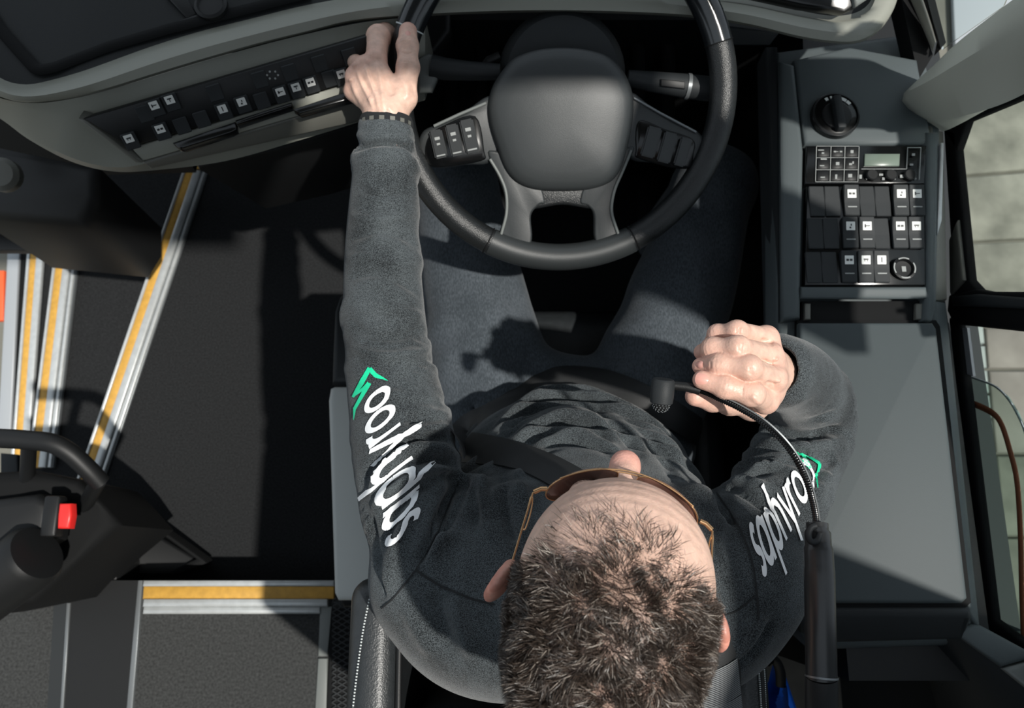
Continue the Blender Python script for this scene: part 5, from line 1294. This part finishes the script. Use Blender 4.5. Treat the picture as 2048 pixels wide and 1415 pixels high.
for s in (-1, 1): lathe('nose_pad', [(.003, 0), (.003, .002), (0, .0025)], hd(s * .0105, .099, -.004), HR @ Vector((s * .6, -.7, 0)), 'glass_tint', gl, 10)

# ------------------------------------------------------------------ gooseneck microphone
mic = thing('gooseneck_microphone', P(1645, 1480, 0.02), 'black gooseneck microphone on a tall tube, held beside the face of the driver', 'microphone')
b1 = P(1634, 1046, 1.135)
sup = [Vector((.285, -.34, .02)), Vector((.285, -.335, .6)), Vector((.288, -.32, .98)), P(1645, 1475, 1.09), P(1643, 1415, 1.115)]
tube('lower_tube', catmull(sup, 8) + [P(1643, 1352, 1.126)], .0148, 'tube_gloss', mic, seg=20)
tube('upper_tube', catmull([P(1643, 1354, 1.126), P(1641, 1250, 1.135), P(1639, 1150, 1.138), P(1636, 1090, 1.137), b1], 8), [.0142] * 18 + [.0138] * 6 + [.0125] * 5 + [.0105] * 4, 'tube_gloss', mic, seg=20)
tube('joint_ring', [P(1643, 1351, 1.126), P(1643, 1355, 1.126)], .0151, 'dull_metal', mic, seg=20)
tube('cable_clip', catmull([P(u, v, 1.15) for u, v in ((1632, 1050), (1622, 1054), (1616, 1068), (1622, 1082), (1634, 1080), (1640, 1066))], 6), .0032, 'dark_plastic', mic, seg=8)
gp = [(1634, 1046, 1.135), (1627, 1005, 1.15), (1610, 950, 1.168), (1578, 895, 1.182), (1532, 848, 1.186), (1480, 815, 1.182), (1430, 792, 1.176), (1395, 778, 1.173), (1372, 773, 1.172)]
gpath = catmull([P(*q) for q in gp], 24)
tube('gooseneck', gpath, [.0031 + .0007 * (i % 2) for i in range(len(gpath))], 'gloss_black', mic, seg=10)
# bright wire wound into the braid
bm = bmesh.new()
gl_p = resample(gpath, 190)
for i in range(0, 189):
    c = gl_p[i]; t = (gl_p[i + 1] - c).normalized(); s = t.cross(Vector((0, 0, 1))).normalized(); n = s.cross(t)
    q = [bm.verts.new(c + s * (.0016 + a * .0007) + n * .0036 + t * b * .0006) for a, b in ((-1, -1), (1, -1), (1, 1), (-1, 1))]
    bm.faces.new(q)
bo = link('braid_wire', bm_mesh(bm, 'braid_wire'), 'dull_metal', mic); bo['kind'] = 'stuff'
tube('neck_sleeve', [P(1400, 780, 1.173), P(1372, 773, 1.172), P(1345, 770, 1.171)], [.0046, .0046, .0042], 'black_plastic', mic, seg=14)
mc = P(1325, 780, 1.17); max_ = (P(1322, 812, 1.163) - P(1327, 762, 1.172)).normalized()
lathe('capsule_body', [(0, -.011), (.0095, -.011), (.0112, -.009), (.0114, .006), (.0108, .012), (.0085, .0135)], mc, max_, 'dark_plastic', mic, 28)
g_ = lathe('capsule_grille', [(.0082, .012), (.0078, .016), (.0055, .0195), (.003, .021), (0, .0212)], mc, max_, 'black_plastic', mic, 20)
bm = bmesh.new()
Rm_ = frame_from(max_, (1, 0, 0))
for i in range(5):
    ph_ = i / 5 * math.pi / 2
    for k in range(max(1, int(16 * math.cos(ph_)))):
        a = 2 * math.pi * k / max(1, int(16 * math.cos(ph_))) + i; c = mc + Rm_ @ Vector((.0083 * math.cos(ph_) * math.cos(a), .0083 * math.cos(ph_) * math.sin(a), .0135 + .008 * math.sin(ph_)))
        bmesh.ops.create_icosphere(bm, subdivisions=1, radius=.0008, matrix=Matrix.Translation(c))
link('grille_beads', bm_mesh(bm, 'grille_beads'), 'dull_metal', g_)['kind'] = 'stuff'

# ------------------------------------------------------------------ driver's seat
seat = thing('driver_seat', (.08, 0, 0.0), 'black leather driver seat with pale stitched bolsters under the driver', 'seat')
def cushion(name, lo, hi, rnd_, m, parent, rot=None, c=None, h=.01, extra=None):
    """soft box by implicit rounding"""
    f = Field(np.array(lo) - .02, np.array(hi) + .02, h); cc_ = (np.array(lo) + np.array(hi)) / 2; hh = (np.array(hi) - np.array(lo)) / 2 - rnd_
    qx, qy, qz = np.abs(f.X - cc_[0]) - hh[0], np.abs(f.Y - cc_[1]) - hh[1], np.abs(f.Z - cc_[2]) - hh[2]
    f.D = np.sqrt(np.maximum(qx, 0) ** 2 + np.maximum(qy, 0) ** 2 + np.maximum(qz, 0) ** 2) + np.minimum(np.maximum(qx, np.maximum(qy, qz)), 0) - rnd_
    if extra: extra(f)
    V_, F_ = nets(f)
    o = link(name, np_mesh(name, V_, F_), m, parent)
    return o
cushion('seat_cushion', (-.16, -.05, .34), (.33, .46, .485), .05, 'leather', seat)
for x0, x1 in ((-.205, -.13), (.30, .375)): cushion('seat_bolster', (x0, -.05, .33), (x1, .44, .52), .035, 'leather', seat)
box('seat_base', (.085, .18, .17), (.36, .40, .33), 'black_plastic', seat, None, .02)
# backrest: centre and the two side bolsters that show beside the back
cushion('backrest', (-.125, -.30, .44), (.255, -.165, .945), .045, 'leather', seat)
cushion('back_bolster', (-.190, -.34, .46), (-.130, -.02, .957), .026, 'leather', seat, h=.006)
cushion('back_bolster', (.247, -.34, .46), (.294, -.03, .957), .022, 'leather', seat, h=.006)
def stitch(px, z, nm='stitching', n=46, r=.0011):
    pts = resample(catmull([P(u, v, z) for u, v in px], 8), n * 2); bm = bmesh.new()
    for i in range(0, n * 2 - 1, 2):
        b2 = tube_mesh([pts[i], pts[i + 1]], r, 6); me_ = bpy.data.meshes.new('t'); b2.to_mesh(me_); b2.free(); bm.from_mesh(me_); bpy.data.meshes.remove(me_)
    o = link(nm, bm_mesh(bm, nm), 'thread', seat); o['kind'] = 'stuff'
def piping(px, z, r=.003): tube('piping', catmull([P(u, v, z) for u, v in px], 8), r, 'black_plastic', seat, seg=8)
stitch([(742, 1185), (728, 1250), (716, 1330), (706, 1415), (702, 1470)], .957)
piping([(799, 1262), (798, 1310), (797, 1370), (796, 1450)], .945, .004)
stitch([(1512, 1252), (1514, 1300), (1519, 1360), (1524, 1440)], .958); stitch([(1522, 1252), (1525, 1300), (1529, 1360), (1533, 1440)], .957, r=.0014)
piping([(1517, 1240), (1519, 1300), (1524, 1360), (1529, 1440)], .954, .005)
# ------------------------------------------------------------------ grey side box beside the seat
sb = thing('seat_side_box', P(690, 900, 0.02), 'tall grey plastic side box standing left of the driver seat', 'side box')
z0 = .5
prism('rear_cover', [P(656, 800, z0), P(660, 776, z0), P(668, 772, z0), P(790, 772, z0), P(820, 1200, z0), P(675, 1200, z0), P(668, 1185, z0)], .10, 'box_grey', sb, bevel=.008, seg=3, direction=(0.05, 0, -1))
prism('front_cover', [P(662, 766, z0 - .01), P(664, 700, z0 - .01), P(668, 620, z0 - .02), P(678, 590, z0 - .03), P(700, 572, z0 - .05), P(780, 572, z0 - .05), P(790, 766, z0 - .01)], .10, 'dark_plastic', sb, bevel=.012, seg=3, direction=(0.05, 0, -1))
box('pedestal', (-.24, .21, .2), (.12, .5, .38), 'black_plastic', sb)
prism('end_cap', [P(676, 1194, z0 - .02), P(735, 1194, z0 - .02), P(740, 1216, z0 - .03), P(686, 1216, z0 - .03)], .08, 'black_plastic', sb, bevel=.006)

# ------------------------------------------------------------------ folded guide seat at lower left
gs = thing('guide_seat', P(60, 1050, 0.02), 'black folded guide seat with red buckle at the lower left corner', 'seat')
cz = .42
prism('folded_cushion', [P(-120, 946, .43), P(60, 938, .43), P(150, 960, .43), P(200, 1010, .41), P(236, 1050, .38), P(150, 1120, .38), P(60, 1205, .40), P(-120, 1240, .42)], .26, 'black_rubber', gs, bevel=.025, seg=3, direction=(0, 0, -1))
prism('folded_back', [P(-120, 1010, .47), P(70, 985, .47), P(108, 1010, .46), P(100, 1075, .46), P(20, 1130, .46), P(-120, 1150, .47)], .06, 'black_plastic', gs, bevel=.02, seg=3, direction=(0, 0, -1))
tube('armrest_frame', catmull([P(-120, 872, .52), P(0, 876, .52), (P(60, 880, .52)), P(104, 886, .52), P(140, 905, .51), P(176, 938, .49), P(202, 966, .47)], 8), .017, 'black_plastic', gs, seg=16)
tube('frame_post', [P(58, 884, .51), P(56, 930, .44), P(52, 985, .40)], .013, 'black_plastic', gs, seg=12)
tube('frame_post', [P(196, 962, .47), P(176, 1000, .40), P(150, 1040, .34)], .014, 'black_plastic', gs, seg=12)
prism('buckle', [P(118, 1006, .50), P(141, 1006, .50), P(142, 1030, .50), P(137, 1056, .50), P(114, 1056, .50), P(115, 1030, .50)], .02, 'red_plastic', gs, bevel=.004).__setitem__('label', 'red belt buckle button')
box('buckle_housing', P(108, 1032, .485), (.028, .07, .03), 'black_plastic', gs, None, .005)
lathe('recliner_housing', [(.055, -.22), (.055, 0), (.048, .012), (.03, .014), (0, .012)], P(66, 1112, .49), (.75, .45, .35), 'black_plastic', gs, 28)
tube('support_arm', [P(58, 1116, .46), P(-120, 1230, .42)], .05, 'black_plastic', gs, seg=16)
prism('floor_rail', [P(170, 1080, .06), P(300, 1062, .05), P(395, 1118, .04), P(410, 1124, .04), P(350, 1150, .04), P(230, 1150, .05), P(120, 1160, .06)], .04, 'black_plastic', gs, bevel=.006)
prism('rail_end', [P(300, 1052, .08), P(318, 1056, .08), P(408, 1120, .06), P(414, 1126, .06), P(346, 1152, .05), P(340, 1142, .05), P(392, 1118, .06)], .03, 'black_rubber', gs, bevel=.003)
tube('hinge_strut', [P(125, 1100, .35), P(260, 1100, .10)], .03, 'black_plastic', gs, seg=12)
box('seat_foot', P(150, 1150, .08), (.25, .08, .14), 'black_plastic', gs, None, .01)
prism('grey_step_patch', [P(0, 905, .02), P(34, 908, .02), P(36, 945, .02), P(0, 948, .02)], .02, 'dark_plastic', gs, bevel=.004)  # added plate standing for the grey step patch in the gap

# ------------------------------------------------------------------ things behind the seat on the right
bl = thing('blue_bag', P(1565, 1390, 0.55), 'bright blue fabric bag wedged behind the driver seat beside the microphone tube', 'bag')
f = Field(P(1500, 1480, .45) - Vector((.02, .02, 0)), P(1620, 1290, .78) + Vector((.02, .04, 0)), .005)
f.add(f.cone(P(1540, 1330, .74), P(1562, 1480, .70), .010, .030)); f.add(f.cone(P(1548, 1350, .68), P(1572, 1480, .60), .016, .035), .02); f.D -= .003 * np.sin(f.X * 120 + f.Y * 40)
v_, f_ = nets(f); link('bag_body', np_mesh('bag_body', v_, f_), 'blue_cloth', bl); del f
tube('bag_strap', catmull([P(1536, 1322, .75), P(1548, 1316, .77), P(1560, 1340, .75), P(1562, 1372, .72)], 6), .005, 'black_plastic', bl, seg=8, squash=(.4, 1.4))
lk = thing('side_locker', P(1960, 1380, .3), 'grey moulded locker behind the console under the rear side window', 'locker')
prism('locker_top', [P(1905, 1262, .80), P(1950, 1248, .80), P(1964, 1250, .80), P(2060, 1302, .80), P(2060, 1318, .80), P(2004, 1334, .80)], .03, 'console_grey', lk, bevel=.005)
prism('locker_top', [P(2006, 1337, .80), P(2060, 1321, .80), P(2160, 1380, .80), P(2110, 1420, .80)], .03, 'panel_grey', lk, bevel=.005)
loft('locker_front', [pix([(1905, 1262, .795), (2004, 1334, .795), (2110, 1420, .795), (2200, 1500, .795)]), pix([(1890, 1270, .785), (1985, 1350, .785), (2095, 1440, .785), (2190, 1520, .785)]), pix([(1858, 1300, .72), (1930, 1400, .72), (2000, 1480, .72), (2090, 1560, .72)]), pix([(1850, 1330, .60), (1880, 1440, .55), (1900, 1520, .5), (1950, 1600, .5)]), pix([(1850, 1330, .25), (1880, 1440, .2), (1900, 1520, .2), (1950, 1600, .2)]), pix([(2000, 1280, .25), (2080, 1340, .2), (2140, 1400, .2), (2250, 1500, .2)])], 'dark_plastic', lk, closed=True, n=30)
structure(prism('floor_rear', [Vector((.2, -.14, .10)), Vector((.69, -.14, .10)), Vector((.69, -.9, .10)), Vector((.2, -.9, .10))], .1, mat('rear_floor', (110, 106, 98), .8, var=.15, vscale=20)))
